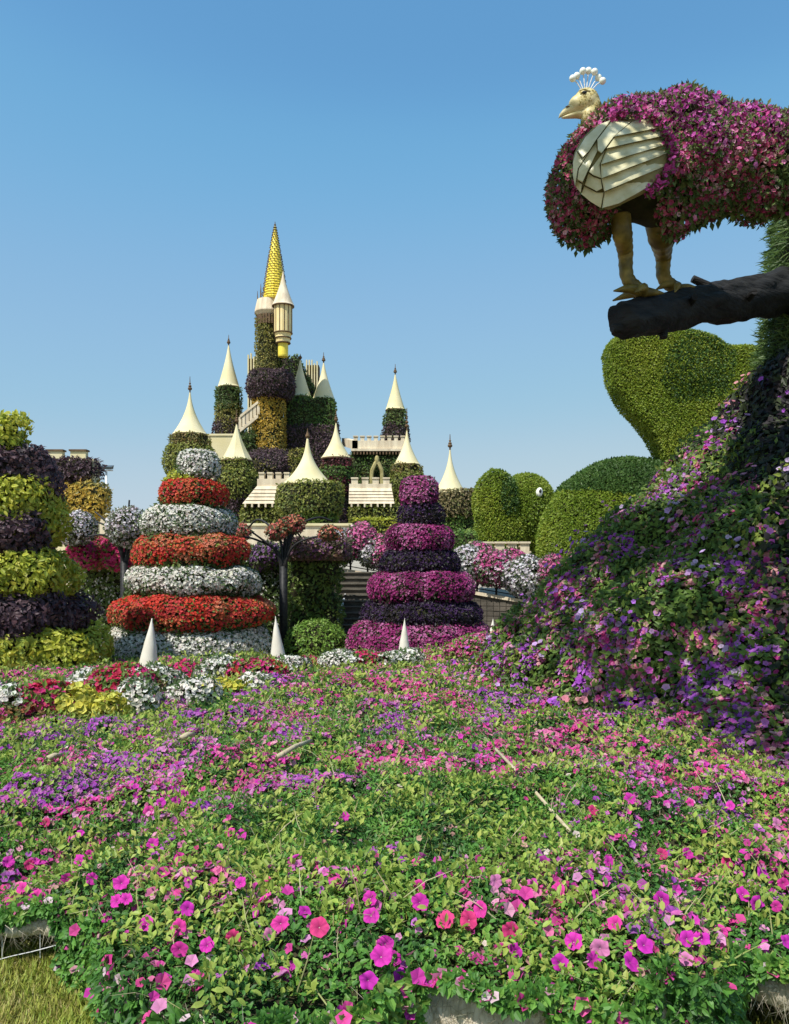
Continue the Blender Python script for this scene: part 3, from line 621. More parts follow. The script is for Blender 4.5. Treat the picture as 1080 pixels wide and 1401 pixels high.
for i, (x, y) in enumerate([(783.5, 108), (790, 102.5), (797.5, 98), (806, 95.5), (813.5, 99), (819.5, 105), (824.5, 111.5)]):
    base = at(803+(i-3)*2.2, 122+abs(i-3)*.5, HD); tip = at(x, y, HD)+[0, .01*((i % 2)*2-1), 0]
    mm = Mesh(); v, t = tube([base, (base+tip)/2+[0, 0, .01], tip], .0045, 5); mm.add(v, t)
    cp = mm.build('crest_plume', STEEL, bird); mm = Mesh(); v, t = ellipsoid(tip, (.027, .027, .027), None, 14, 10); mm.add(v, t, smooth=True); mm.build('bead', PEARL, cp)
# legs and feet
def leg(pts, rad, foot):
    n = 40; c = spline(pts, n); r = np.interp(np.linspace(0, 1, n), np.linspace(0, 1, len(rad)), rad)
    r = r*(1+.035*np.sign(np.sin(np.arange(n)*1.9))*(np.arange(n) > 8)); v, t = tube(c, r, 16)
    mm = Mesh(); mm.add(v, t, smooth=True); o = mm.build('leg', LEGM, bird)
    mm = Mesh()
    for tp, tr in foot:
        v, t = tube(spline(tp, 14), np.interp(np.linspace(0, 1, 14), [0, .15, .6, 1], tr), 10); mm.add(v, t, smooth=True)
    mm.build('foot', LEGM, o)
def bsurf(px): # top of the branch below a picture column
    f = np.clip((px-832)/(1075-832), 0, 1); c = bp[int(f*39)]; return c+[0, 0, br[int(f*39)]]
a = bsurf(862)+[0, -.03, .02]
leg([at(849, 296, 6.4), at(852, 320, 6.4), at(856, 345, a[1]), at(859, 380, a[1]), a+[0, 0, .02]], [.080, .076, .060, .052, .058],
    [([a+[.02, 0, .03], a+[-.12, -.05, .035], a+[-.25, -.09, .005]], [.05, .05, .032, .006]), ([a+[.02, 0, .03], a+[-.08, .06, .03], a+[-.20, .13, .0]], [.05, .045, .03, .006]),
     ([a+[0, 0, .03], a+[-.03, -.13, .02], a+[-.12, -.22, -.05]], [.05, .045, .03, .006]), ([a+[0, 0, .03], a+[.1, .02, .03], a+[.19, .05, .035]], [.05, .04, .025, .005])])
a = bsurf(910)+[0, .02, .02]
leg([at(902, 300, 6.6), at(905, 322, 6.65), at(908, 350, a[1]), at(909, 380, a[1]), a], [.115, .105, .066, .056, .058],
    [([a+[.0, 0, .02], a+[-.1, -.04, .03], a+[-.2, -.07, -.02]], [.045, .045, .03, .006]), ([a+[.0, 0, .02], a+[-.03, -.1, .0], a+[-.08, -.18, -.08]], [.045, .04, .028, .006]), ([a, a+[.09, .02, .03], a+[.17, .04, .04]], [.045, .04, .025, .005])])
#PART3
# ------------------------------------------------------------------ clumps, cones and tiered flower towers
def torus_prof(Rr, z0, z1, rin=.55, n=12, e=.72):
    mid = (z0+z1)/2; h = (z1-z0)/2*.95; out = []
    for a in np.linspace(-math.pi/2, math.pi/2, n):
        c = max(math.cos(a), 0)**e; out.append((Rr*(rin+(1-rin)*c), mid+h*math.copysign(abs(math.sin(a))**.85, a)))
    return [(Rr*rin*.6, z0+h*.1)]+out+[(.02, z1)]
def tier(parent, name, c, Rr, z0, z1, pal, leafpal, fs, fd, ls, ld, seed, label=None, bump=.06, frac=1.0, tm=FLOWS, cs=.35, fsharp=.75):
    rng = np.random.default_rng(seed); v, t = lathe(torus_prof(Rr, z0, z1), c, 44); v = bumpy(v, t, bump, .42, seed)
    mb = Mesh(); mb.add(shrink(v, t, .05), t, smooth=True)
    kp = lambda P, N: (N[:, 1] < .6)
    P, N = sample(v, t, ld, rng, kp); leaves(mb, P, N, ls, leafpal, rng, LEAF2, .2, 1.2, .25, (-.4, .6), .3, seed+1, .5, 1)
    if pal is not None:
        P, N = sample(v, t, fd, rng, kp); up = N[:, 2]+.9*rng.random(len(P)) > -.15; g = vnoise(P, .12, seed+4)+.4*rng.random(len(P)) > .22
        P, N = P[up & g], N[up & g]; flowers(mb, P, N, fs, pal, rng, tm, .6, (.1, .9), cs, seed+2, fsharp, 2)
    o = mb.build(name, [SOIL, LEAFM, PETAL], parent)
    if label: o['label'] = label
    return o
def core(parent, c, prof, seed, pal=DGRN, ls=.09, ld=350):
    rng = np.random.default_rng(seed); v, t = lathe(prof, c, 32); v = bumpy(v, t, .04, .3, seed); mb = Mesh(); mb.add(shrink(v, t, .04), t)
    P, N = sample(v, t, ld, rng, lambda P, N: N[:, 1] < .5); leaves(mb, P, N, ls, pal, rng, LEAF2, .2, 1.2, .3, (-.3, .6), .4, seed, .5, 1)
    return mb.build('leafy_core', [SOIL, LEAFM], parent)

D = 14.5; c = (xp(258, D), D)
cake = thing('flower_tower', 'tall tiered tower of alternating white and red flowers topped by a white ball', 'flower tower', (c[0], D, 0), 'tiered flower towers')
core(cake, c, [(1.38, 0), (1.2, .6), (1.0, 1.2), (.80, 2.0), (.55, 2.6), (.32, 3.1), (.2, 3.4)], 101, DGRN)
def T(par, c, D, x0, x1, y0, y1, *a, **k):
    cc = (xp((x0+x1)/2, D), D) if c is None else c
    return tier(par, 'flower_tier', cc, wp((x1-x0)/2, D)-.05, zp(y1, D), zp(y0, D), *a, **k)
WG = [(.05, .09, .025), (.08, .14, .04), (.04, .07, .025)]
T(cake, None, D, 143, 372, 853, 912, WHTF, WG, .050, 1500, .06, 700, 111)
T(cake, None, D, 152, 374, 815, 860, REDF, GRN, .046, 1350, .05, 500, 112, bump=.09)
T(cake, None, D, 173, 359, 775, 817, WHTF, WG, .048, 1550, .06, 700, 113)
T(cake, None, D, 182, 342, 735, 778, REDF, GRN, .046, 1350, .05, 500, 114, bump=.08)
T(cake, None, D, 196, 323, 697, 739, WHTF, WG, .047, 1550, .06, 700, 115, bump=.05)
T(cake, None, D, 217, 313, 660, 695, REDF, GRN, .045, 1400, .05, 500, 116, bump=.05)
tier(cake, 'flower_tier', (xp(254, D), D-.05), wp(24, D), zp(666, D), zp(650, D), None, LIME, .05, 0, .07, 900, 117, bump=.03)
tier(cake, 'flower_ball', (xp(270, D), D), wp(27, D), zp(657, D), zp(618, D), WHTF, WG, .046, 1600, .055, 800, 118, bump=.04)

D = 15.2; c = (xp(574, D), D)
cake2 = thing('flower_tower', 'tiered tower of magenta and navy flowers in front of the coursed stone wall', 'flower tower', (c[0], D, 0), 'tiered flower towers')
core(cake2, c, [(1.1, 0), (1.0, .5), (.78, 1.0), (.52, 1.8), (.3, 2.4), (.2, 2.9)], 121, PURP)
PG = [(.05, .03, .03), (.06, .07, .025), (.04, .05, .02)]
T(cake2, None, D, 473, 676, 847, 905, CAKEM, PG, .043, 1400, .05, 500, 122)
T(cake2, None, D, 494, 663, 822, 860, NAVY, [(.02, .016, .026), (.03, .022, .034), (.025, .03, .02)], .045, 700, .06, 700, 123)
T(cake2, None, D, 503, 652, 783, 828, CAKEM, PG, .043, 1400, .05, 500, 124, bump=.05)
T(cake2, None, D, 519, 629, 753, 788, NAVY, [(.02, .016, .026), (.03, .022, .034), (.025, .03, .02)], .045, 700, .06, 700, 125, bump=.05)
T(cake2, None, D, 527, 622, 719, 757, CAKEM, PG, .043, 1450, .05, 500, 126, bump=.05)
T(cake2, None, D, 542, 608, 690, 723, NAVY, [(.02, .016, .026), (.03, .022, .034), (.025, .03, .02)], .045, 700, .06, 700, 127, bump=.04)
tier(cake2, 'flower_ball', (xp(574, D), D), wp(24, D), zp(695, D), zp(656, D), CAKEM, PG, .048, 1100, .05, 600, 128, bump=.03)

# the lime and dark purple stack at the left
D = 11.5; c = (xp(-8, D), D)
st = thing('foliage_tower', 'tall stack of lime green and dark purple leafy tiers at the left edge', 'foliage tower', (c[0], D, 0), 'tiered flower towers')
core(st, c, [(1.1, 0), (.95, .8), (.7, 1.4), (.5, 2.2), (.35, 3.0), (.25, 3.4)], 131, DGRN, .10, 200)
def LT(x1, y0, y1, pal, seed, ls=.088, ld=1150, lab=None):
    rng = np.random.default_rng(seed); Rr = wp(x1+8, D)*.97-.09
    v, t = lathe(torus_prof(Rr, zp(y1, D), zp(y0, D), .6, 12, .7), c, 44); v = bumpy(v, t, .17, .55, seed); mb = Mesh(); mb.add(shrink(v, t, .1), t)
    P, N = sample(v, t, ld, rng, lambda P, N: N[:, 1] < .6)
    leaves(mb, P, N, ls, pal, rng, LEAF6, .05, .9, .55, (-.5, .7), .4, seed, .45, 1)
    o = mb.build('leafy_tier', [SOIL, LEAFM], st)
    if lab: o['label'] = lab
LT(45, 567, 622, LIME, 132); LT(72, 615, 690, PURP, 133, lab='dark purple leafy tier'); LT(82, 667, 740, LIME, 134); LT(84, 712, 772, PURP, 135, lab='dark purple leafy tier')
LT(112, 762, 818, LIME, 136); LT(125, 813, 872, PURP, 137, lab='dark purple leafy tier'); LT(147, 862, 935, LIME, 138)

# white cones
def cone(px, base, tip, hw, tx, D, label):
    b = at(px, base, D); h = zp(tip, D)-b[2]; n = 30; s = np.linspace(0, 1, n); r = wp(hw, D)*np.maximum((1-s)**.85, .02); lean = wp(tx-px, D)
    v, t = lathe(list(zip(r, b[2]-.12+s*(h+.12))), (b[0], b[1]), 30, .006, .2, 5); v[:, 0] += lean*np.clip((v[:, 2]-b[2])/h, 0, 1)
    mb = Mesh(); mb.add(v, t, smooth=True)
    root = thing('garden_cone', label, 'cone', (b[0], b[1], b[2]-.12), 'white garden cones'); mb.build('cone_body', WHITEC, root)
    mb = Mesh(); k = r[0]*1.06; v, t = lathe([(k*.98, b[2]-.13), (k, b[2]-.12), (k, b[2]-.09), (k*.95, b[2]-.085)], (b[0], b[1]), 24); mb.add(v, t); mb.build('base_ring', PALE, root)
cone(203, 914, 846, 16, 208, 11.2, 'white cone before the red and white tower, second widest and leaning right')
cone(381, 908, 843, 13.5, 377, 12.6, 'white cone at the right foot of the red and white tower')
cone(553, 897, 845, 10, 554, 13.0, 'slim white cone in front of the magenta tower')
cone(674, 868, 845, 6, 675, 13.6, 'smallest white cone peeping over flowers right of the magenta tower')

# clumps along the back of the bed
def clump(px, py, hw, hh, kind, label, D=None):
    pal = {'w': WHTF, 'r': CRIM, 'y': [(.60, .56, .06), (.66, .62, .10), (.50, .44, .04)], 'm': [(.42, .05, .05), (.34, .09, .05), (.40, .16, .06)], 'p': PINKF}[kind]
    zg = .36; Dd = D or (EYE-zg)*FPX/(py+hh-780); seed = int(px*7+py); rng = np.random.default_rng(seed)
    b = bed_hit(px, py+hh) if D is None else at(px, py+hh, D); Dd = b[1]; rx = wp(hw*1.25, Dd); rz = max(wp(hh*1.2, Dd), .085)
    v, t = ellipsoid((b[0], b[1]+rx*.5, b[2]+rz*.15), (rx*1.05, rx*.8, rz), None, 30, 18); v = bumpy(v, t, .07, .26, seed)
    mb = Mesh(); mb.add(shrink(v, t, .04), t); kp = lambda P, N: (N[:, 1] < .55) & (P[:, 2] > b[2]-.08)
    lp = {'w': WG, 'y': [(.24, .28, .03), (.36, .36, .03)], 'm': [(.12, .12, .03), (.16, .08, .03)]}.get(kind, GRN)
    P, N = sample(v, t, 1300, rng, kp); leaves(mb, P, N, .055, lp, rng, LEAF2, .2, 1.2, .2, (-.3, .7), .2, seed, .5, 1)
    P, N = sample(v, t, 1900 if kind != 'm' else 500, rng, kp); g = vnoise(P, .12, seed+4)+.5*rng.random(len(P)) > .34
    flowers(mb, P[g], N[g], .042 if kind != 'y' else .06, pal, rng, FLOWS, .6, (.1, 1), .2, seed+2, .6, 2)
    cat = {'w': 'white flowers', 'r': 'red flowers', 'y': 'yellow flowers', 'm': 'rusty flowers', 'p': 'pink flowers'}[kind]
    tag(mb.build('flower_clump', [SOIL, LEAFM, PETAL]), label, cat, 'flower clumps edging the bed')
CL = [(8, 950, 28, 14, 'w', 'white flower clump at the very left edge of the bed'), (62, 950, 34, 26, 'r', 'big crimson flower clump nearest the left edge'),
 (112, 936, 36, 16, 'w', 'white flower clump under the lime leaf tier'), (160, 928, 38, 20, 'r', 'crimson flower clump left of the leaning white cone'),
 (212, 926, 32, 13, 'w', 'white flower clump around the foot of the leaning white cone'), (256, 917, 28, 14, 'r', 'crimson flower clump right of the leaning white cone'),
 (302, 913, 26, 13, 'w', 'white flower clump between two crimson clumps below the white tier'), (350, 911, 27, 14, 'r', 'crimson flower clump left of the right hand cone'),
 (394, 910, 20, 8, 'w', 'white flower clump around the foot of the right cone'), (430, 904, 22, 8, 'r', 'red flower clump below the bright green shrub'),
 (474, 900, 24, 8, 'w', 'white flower clump between two small red clumps under the magenta tower'), (512, 899, 18, 7, 'r', 'red flower clump left of the slim white cone'),
 (546, 898, 20, 7, 'w', 'white flower clump around the foot of the slim cone'),
 (108, 966, 18, 5, 'y', 'yellow flower clump beside the big crimson clump'), (150, 970, 16, 6, 'y', 'yellow flower clump in front of the second crimson clump'),
 (307, 938, 25, 8, 'y', 'bright yellow flower clump in front of the white and crimson clumps'), (182, 958, 16, 6, 'w', 'small white flower clump between the yellow clumps'),
 (258, 946, 24, 6, 'w', 'low pale clump left of the bright yellow clump'), (345, 936, 18, 6, 'w', 'tiny white clump right of the bright yellow clump'),
 (24, 978, 24, 9, 'm', 'rusty red leafy clump below the left crimson clump'), (190, 944, 16, 7, 'm', 'rusty brown clump in front of the cone'),
 (655, 880, 34, 14, 'p', 'pink flower clump on the rise right of the magenta tower'), (715, 868, 26, 16, 'p', 'pink flower clump at the left foot of the dark mound')]
for a in CL: clump(*a)

# ------------------------------------------------------------------ hedges, planted pillar, steps and stone wall
def hedge_box(name, x0, x1, y0, y1, z0, z1, pal, seed, parent=None, ls=.1, ld=350, bump=.06, fl=None, fd=0, fs=.05, label=None, cat=None, top=None, group=None, origin=None, rz=0):
    rng = np.random.default_rng(seed)
    vs = union([box(x0, x1, y0, y1, z0, z1, rz)], max(.05, min(x1-x0, z1-z0, y1-y0)/9), 3); v, t = vs; v = bumpy(v, t, bump, .4, seed)
    mb = Mesh(); mb.add(shrink(v, t, .04), t); kp = lambda P, N: N[:, 1] < .5
    P, N = sample(v, t, ld, rng, kp); leaves(mb, P, N, ls, pal, rng, LEAF2, .1, 1.1, .4, (-.3, .6), .5, seed, .55, 1)
    if fd:
        P, N = sample(v, t, fd, rng, kp); g = vnoise(P, .3, seed+4)+.5*rng.random(len(P)) > .6; flowers(mb, P[g], N[g], fs, fl, rng, FLOWS, .6, (.1, 1), .3, seed+2, .6, 2)
    o = mb.build(name, [SOIL, LEAFM, PETAL], parent)
    if label: tag(o, label, cat, group)
    return o
D = 16.0
pil = thing('planted_pillar', 'square green planted pillar left of the steps with a purple flower trough on top', 'planted pillar', (xp(428, D), D+.4, 0))
hedge_box('planted_face', xp(394, D), xp(459, D), D, D+.9, 0, zp(762, D), [(.07, .13, .02), (.11, .18, .03), (.16, .23, .04), (.05, .09, .02)], 201, pil, .09, 500, .09)
mb = Mesh(); v, t = box(xp(392, D), xp(470, D), D-.15, D+1.0, zp(767, D), zp(757, D)); mb.add(v, t); mb.build('trough', BROWN, pil)
hedge_box('trough_flowers', xp(392, D), xp(473, D), D-.2, D+1.0, zp(762, D), zp(739, D), [(.08, .09, .03), (.12, .08, .06), (.10, .12, .04)], 202, pil, .08, 700, .05, [(.30, .16, .24), (.36, .20, .20), (.28, .10, .30)], 900, .055)
def shrub(name, px0, px1, py0, D, pal, seed, label, cat, ls=.08, ld=700, fl=None, fd=0, deep=.7, z0=0, group=None, bump=.08):
    c = ((xp(px0, D)+xp(px1, D))/2, D+deep/2, 0); rx = wp((px1-px0)/2, D); h = zp(py0, D)-z0; rng = np.random.default_rng(seed)
    v, t = union([ellipsoid((c[0], c[1], z0+h*.45), (rx, deep*.7, h*.55)), ellipsoid((c[0]-rx*.3, c[1], z0+h*.4), (rx*.68, deep*.65, h*.55)), ellipsoid((c[0]+rx*.35, c[1], z0+h*.42), (rx*.62, deep*.65, h*.54))], max(h, rx)/16, 2)
    v = bumpy(v, t, bump, .35, seed); mb = Mesh(); mb.add(shrink(v, t, .05), t); kp = lambda P, N: N[:, 1] < .5
    P, N = sample(v, t, ld, rng, kp); leaves(mb, P, N, ls, pal, rng, LEAF2, .1, 1.1, .3, (-.3, .6), .35, seed, .5, 1)
    if fd:
        P, N = sample(v, t, fd, rng, kp); g = vnoise(P, .15, seed+4)+.5*rng.random(len(P)) > .42; flowers(mb, P[g], N[g], .055, fl, rng, FLOWS, .6, (.1, 1), .25, seed+2, .7, 2)
    return tag(mb.build(name, [SOIL, LEAFM, PETAL]), label, cat, group)
shrub('green_shrub', 392, 471, 853, 15.0, [(.10, .22, .03), (.15, .28, .035), (.20, .32, .05)], 203, 'low bright green clipped shrub at the foot of the planted pillar', 'shrub', .07, 900)
D = 17.2
hedge_box('hedge', xp(105, D), xp(178, D), D, D+.8, 0, zp(766, D), [(.06, .10, .022), (.09, .15, .03), (.13, .19, .04), (.05, .08, .02)], 204, None, .1, 400, .1, WHTF, 260, .05, 'dark green hedge with white specks behind the lime and purple stack', 'hedge')
hedge_box('hedge', xp(300, D), xp(392, D), D, D+.8, 0, zp(752, D), DGRN, 205, None, .1, 420, .09, WHTF, 300, .05, 'dark green hedge behind the red and white tower beside the iron stand', 'hedge')
hedge_box('hedge', xp(178, D), xp(300, D), D+.3, D+.9, 0, zp(745, D), DGRN, 206, None, .1, 250, .07, None, 0, .05, 'dark hedge wall hidden mostly behind the red and white tower', 'hedge')
shrub('purple_shrub', 342, 384, 742, 17.0, [(.05, .07, .03), (.08, .10, .03)], 207, 'small purple flower bush on the hedge beside the orange red tier', 'flower bush', .08, 700, [(.20, .09, .26), (.26, .12, .30), (.16, .06, .20)], 600, .5, zp(772, 17))
for x0, x1, y0, D_, pal, lab in ((86, 124, 738, 16.4, [(.62, .04, .16), (.66, .06, .22)], 'low crimson pink flower mound on the left of the hedge top'), (112, 150, 733, 16.9, [(.56, .05, .12), (.50, .12, .10)], 'dull red flower mound behind the crimson pink mounds'), (136, 178, 734, 16.5, [(.62, .03, .14), (.60, .04, .20)], 'low crimson pink flower mound left of the left iron stand')):
    shrub('flower_mound', x0, x1, y0, D_, GRN, int(x0)+208, lab, 'flower mound', .07, 500, pal, 1400, .6, zp(772, D_), 'pink red mounds on the hedge', .05)

# steps with two handrails, left of the sloping wall
D0 = 16.6; st_ = thing('stone_steps', 'dark stone steps climbing toward the castle beside the planted pillar', 'steps', (xp(490, D0), D0, 0))
mb = Mesh(); n = 13
for i in range(n):
    z1 = .12*(i+1); y0 = D0+.13*i; v, t = box(xp(456, D0), xp(545, D0), y0, D0+2.2, 0 if i == 0 else .12*i, z1-.028); mb.add(v, t)
mb.build('risers', STONE, st_)
mb = Mesh()
for i in range(n):
    v, t = box(xp(455, D0), xp(546, D0), D0+.13*i-.035, D0+.13*(i+1)+.0 if i < n-1 else D0+2.2, .12*(i+1)-.027, .12*(i+1)); mb.add(v, t)
mb.build('treads', rough_mat('step_tread', (.10, .09, .07), (.17, .15, .12), 5, .8), st_)
for a, b in (((457, 872), (476, 800)), ((474, 888), (512, 800))):
    mb = Mesh(); pa = at(a[0], a[1], D0-.1); pb = at(b[0], b[1], D0+1.5); v, t = tube([pa, (pa+pb)/2, pb], .022, 8); mb.add(v, t)
    o = mb.build('handrail', STEEL, st_)
    for f in (.03, .27, .5, .74, .97):
        mb = Mesh(); p = pa+(pb-pa)*f; zf = max(0, .12*(int((p[1]-D0)/.13)+1)); v, t = tube([(p[0], p[1], min(zf, p[2]-.1)), (p[0], p[1], p[2])], .014, 6); mb.add(v, t); mb.build('rail_post', STEEL, o)
# sloping retaining wall
W0 = at(456, 779, 18.6); W1 = at(850, 848, 16.4); n = 46
wall = thing('retaining_wall', 'dark coursed stone retaining wall sloping down to the right below the railing', 'wall', ((W0[0]+W1[0])/2, 17.5, 0))
mb = Mesh(); d = (W1-W0)/n; hz = np.array([0, 0, 1.])
rngw = np.random.default_rng(5)
for i in range(n):                                                     # courses of stone
    a = W0+d*i; b = W0+d*(i+1); H = min(a[2], b[2])
    z = 0; k = 0
    while z < H:
        z1 = min(z+.105, H); off = rngw.uniform(0, .018); g = .006
        lo = [(a[0]+g, a[1]-off, z+.012), (b[0]-g, b[1]-off, z+.012), (b[0]-g, b[1]+.3, z+.012), (a[0]+g, a[1]+.3, z+.012)]
        hi = [(x, y, z1) for x, y, _ in lo]; v, t = hexa(lo, hi); mb.add(v, t); z += .105; k += 1
mb.build('stone_courses', STONE, wall)
mb = Mesh(); lo = [W0+[0, -.06, -.01], W1+[0, -.06, -.01], W1+[0, .35, -.01], W0+[0, .35, -.01]]; v, t = hexa(lo, [p+[0, 0, .07] for p in lo]); mb.add(v, t)
lo = [W0+[0, .03, -W0[2]], W1+[0, .03, -W1[2]], W1+[0, .28, -W1[2]], W0+[0, .28, -W0[2]]]; v, t = hexa(lo, [W0+[0, .03, -.02], W1+[0, .03, -.02], W1+[0, .28, -.02], W0+[0, .28, -.02]]); mb.add(v, t)
mb.build('coping', PALE, wall)
# walkway behind it, rising with the wall
mb = Mesh(); lo = [W0+[0, .36, -.02], W1+[0, .36, -.02], W1+[1.2, 4.2, .55], W0+[-.6, 4.6, .35]]; v, t = hexa([p*[1, 1, 0] for p in lo], lo); mb.add(v, t)
tag(mb.build('terrace_ground', PATHM), kind='structure')
rail = thing('iron_railing', 'black iron railing with scrolled panels along the sloping wall', 'railing', ((W0[0]+W1[0])/2, 17.6, 1))
NP = 15
for i in range(NP+1):
    p = W0+(W1-W0)*(i/NP)+[0, .12, .06]; mb = Mesh(); v, t = tube([p, p+[0, 0, .34], p+[0, 0, .66]], .022, 8); mb.add(v, t); mb.build('railing_post', DARKM, rail)
    if i < NP:
        q = W0+(W1-W0)*((i+1)/NP)+[0, .12, .06]; mb = Mesh()
        for h in (.07, .6): v, t = tube([p+[0, 0, h], q+[0, 0, h]], .012, 6); mb.add(v, t)
        ex = (q-p)/np.linalg.norm(q-p)*1.0; L = np.linalg.norm(q-p); c0 = (p+q)/2+[0, 0, .33]
        for sgn in (1, -1):
            th = np.linspace(0, 3.6*math.pi, 40); r_ = .14*(1-th/16); cc = c0+ex*sgn*L*.22
            v, t = tube(cc+np.outer(np.cos(th)*r_*sgn, ex)+np.outer(np.sin(th)*r_, hz), .009, 5); mb.add(v, t)
        v, t = tube(spline([p+[0, 0, .08], c0+[0, 0, .12], q+[0, 0, .08]], 12), .009, 5); mb.add(v, t)
        mb.build('scroll_panel', DARKM, rail)
PB = [(470, 748, 17, 22, 'w', 'white flower bush at the top left end of the railing'), (496, 741, 17, 22, 'p', 'pink flower bush second from the top of the railing'), (509, 756, 17, 19, 'w', 'white flower bush between the two pink ones beside the magenta tower'),
      (527, 757, 18, 22, 'p', 'pink flower bush touching the left of the magenta tower'), (545, 740, 16, 16, 'p', 'pink bush half hidden by the magenta tower'),
      (640, 772, 20, 22, 'w', 'white flower bush just right of the magenta tower'), (656, 758, 13, 12, 'p', 'small pink tuft behind the white bush right of the magenta tower'), (676, 778, 25, 24, 'p', 'wide pink flower bush in the middle of the lower railing'),
      (720, 790, 29, 26, 'w', 'large round white flower bush on the lower railing'), (757, 786, 18, 24, 'p', 'pink flower bush between the big white bush and the mound'), (780, 800, 20, 22, 'p', 'pink bush partly behind the dark mound'), (700, 768, 18, 12, 'p', 'flat pink bush behind the big white bush')]
for px, py, hw, hh, k, lab in PB:
    f = np.clip((px-456)/394, 0, 1); D = 18.6-2.2*f+(.5 if hh < 18 else .02)
    seed = int(px*3+py); rng = np.random.default_rng(seed); v, t = ellipsoid(at(px, py, D), (wp(hw*1.1, D), .38, wp(hh, D)), None, 26, 16); v = bumpy(v, t, .06, .25, seed)
    mb = Mesh(); mb.add(shrink(v, t, .05), t); kp = lambda P, N: N[:, 1] < .5
    P, N = sample(v, t, 900, rng, kp); leaves(mb, P, N, .065, [(.04, .06, .03), (.07, .10, .04), (.10, .14, .05)], rng, LEAF2, .2, 1.2, .2, (-.3, .7), .2, seed, .5, 1)
    P, N = sample(v, t, 950, rng, kp); g = (vnoise(P, .12, seed+4)+.5*rng.random(len(P)) > .40) & (N[:, 2]+rng.random(len(P)) > -.3)
    flowers(mb, P[g], N[g], .058, WHTP if k == 'w' else [(.66, .12, .30), (.72, .22, .42), (.60, .08, .28), (.78, .56, .66)], rng, FLOWS, .6, (.1, 1), .2, seed+2, .5, 2)
    tag(mb.build('flower_bush', [SOIL, LEAFM, PETAL]), lab, 'flower bush', 'flower bushes along the railing')

# ------------------------------------------------------------------ iron flower stands
def stand(px, D, ytop, arms, label, balls):
    root = thing('flower_stand', label, 'flower stand', (xp(px, D), D, 0), 'iron flower stands')
    z0 = zp(ytop, D); x = xp(px, D); mb = Mesh(); v, t = tube([(x, D, 0), (x, D, z0*.5), (x, D, z0)], [.075, .065, .06], 12); mb.add(v, t, smooth=True)
    v, t = lathe([(.2, 0), (.2, .06), (.1, .1), (.07, .3)], (x, D), 16); mb.add(v, t)
    for q in (-.05, .05): v, t = tube([(x+q, D, .1), (x+q, D, z0+.1)], .028, 8); mb.add(v, t)
    mb.build('pole', DARKM, root)
    for pts in arms:
        P = [np.array([x, D, z0-.1])]+[at(a, b, D+dd) for a, b, dd in pts]; mb = Mesh(); v, t = tube(spline(P, 22), np.linspace(.03, .016, 22), 7); mb.add(v, t, smooth=True); mb.build('arm', DARKM, root)
    for bx, by, r, hh, pal, dd in balls:
        seed = int(bx*5+by); rng = np.random.default_rng(seed); Dd = D+dd; v, t = ellipsoid(at(bx, by, Dd), (wp(r, Dd), wp(r, Dd), wp(hh, Dd)), None, 26, 16); v = bumpy(v, t, .035, .2, seed); mb = Mesh(); mb.add(shrink(v, t, .04), t)
        kp = lambda P, N: N[:, 1] < .6
        P, N = sample(v, t, 900, rng, kp); leaves(mb, P, N, .06, [(.06, .08, .03), (.10, .13, .05), (.08, .06, .03)], rng, LEAF2, .2, 1.2, .3, (-.3, .8), .2, seed, .5, 1)
        P, N = sample(v, t, 1200, rng, kp); g = (N[:, 2]+rng.random(len(P))*1.2 > -.2) & (rng.random(len(P)) < .75)
        flowers(mb, P[g], N[g], .05, pal, rng, FLOWS, .6, (.1, 1), .2, seed+2, .5, 2)
        ob = mb.build('flower_basket', [SOIL, LEAFM, PETAL], root)
        if hh < 12:
            mb = Mesh(); cpt = at(bx, by, Dd); rr_ = wp(r*.85, Dd); v, t = lathe([(rr_*.5, cpt[2]-wp(hh, Dd)*1.25), (rr_*.85, cpt[2]-wp(hh, Dd)*.8), (rr_, cpt[2]-.02), (rr_*.9, cpt[2])], (cpt[0], cpt[1]), 18); mb.add(v, t); mb.build('basket_bowl', BROWN, ob)
ORG_ = [(.56, .12, .08), (.62, .18, .10), (.50, .10, .10), (.60, .26, .12)]
stand(388, 15.4, 775, [[(385, 745, 0), (381, 733, 0)], [(392, 745, 0), (397, 724, 0)], [(380, 755, -.05), (364, 742, -.1), (345, 728, -.15)], [(376, 752, 0), (352, 739, -.1), (334, 734, -.15)], [(384, 740, .1), (372, 722, .3), (352, 711, .5), (335, 729, .6)],
      [(396, 745, 0), (404, 728, 0), (412, 735, 0)], [(398, 752, -.1), (418, 738, -.2), (446, 732, -.25)], [(394, 740, .2), (410, 718, .4), (436, 708, .6), (455, 713, .7)], [(390, 735, .1), (391, 715, .2), (394, 712, .2)]],
      'black iron stand with curved arms and small red flower baskets', [(398, 717, 15, 9, ORG_, 0), (378, 729, 12, 9, ORG_, -.1), (452, 730, 15, 8, ORG_, -.25), (332, 727, 11, 9, ORG_, .6)])
stand(170, 16.0, 768, [[(166, 742, 0), (162, 725, 0)], [(178, 742, 0), (188, 724, 0)], [(160, 744, 0), (140, 732, -.1), (115, 735, -.15)], [(158, 728, .1), (146, 714, .3), (130, 700, .4)], [(186, 740, 0), (200, 728, 0), (214, 728, 0)],
      [(180, 720, .2), (200, 702, .4), (232, 697, .6)], [(175, 720, .1), (176, 700, .1), (177, 684, .1)], [(162, 738, 0), (150, 722, .1), (128, 712, .2)]],
      'black iron stand holding two white flower balls left of the red and white tower', [(175, 722, 27, 25, WHTP, -.05), (104, 723, 25, 22, WHTP, .1)])
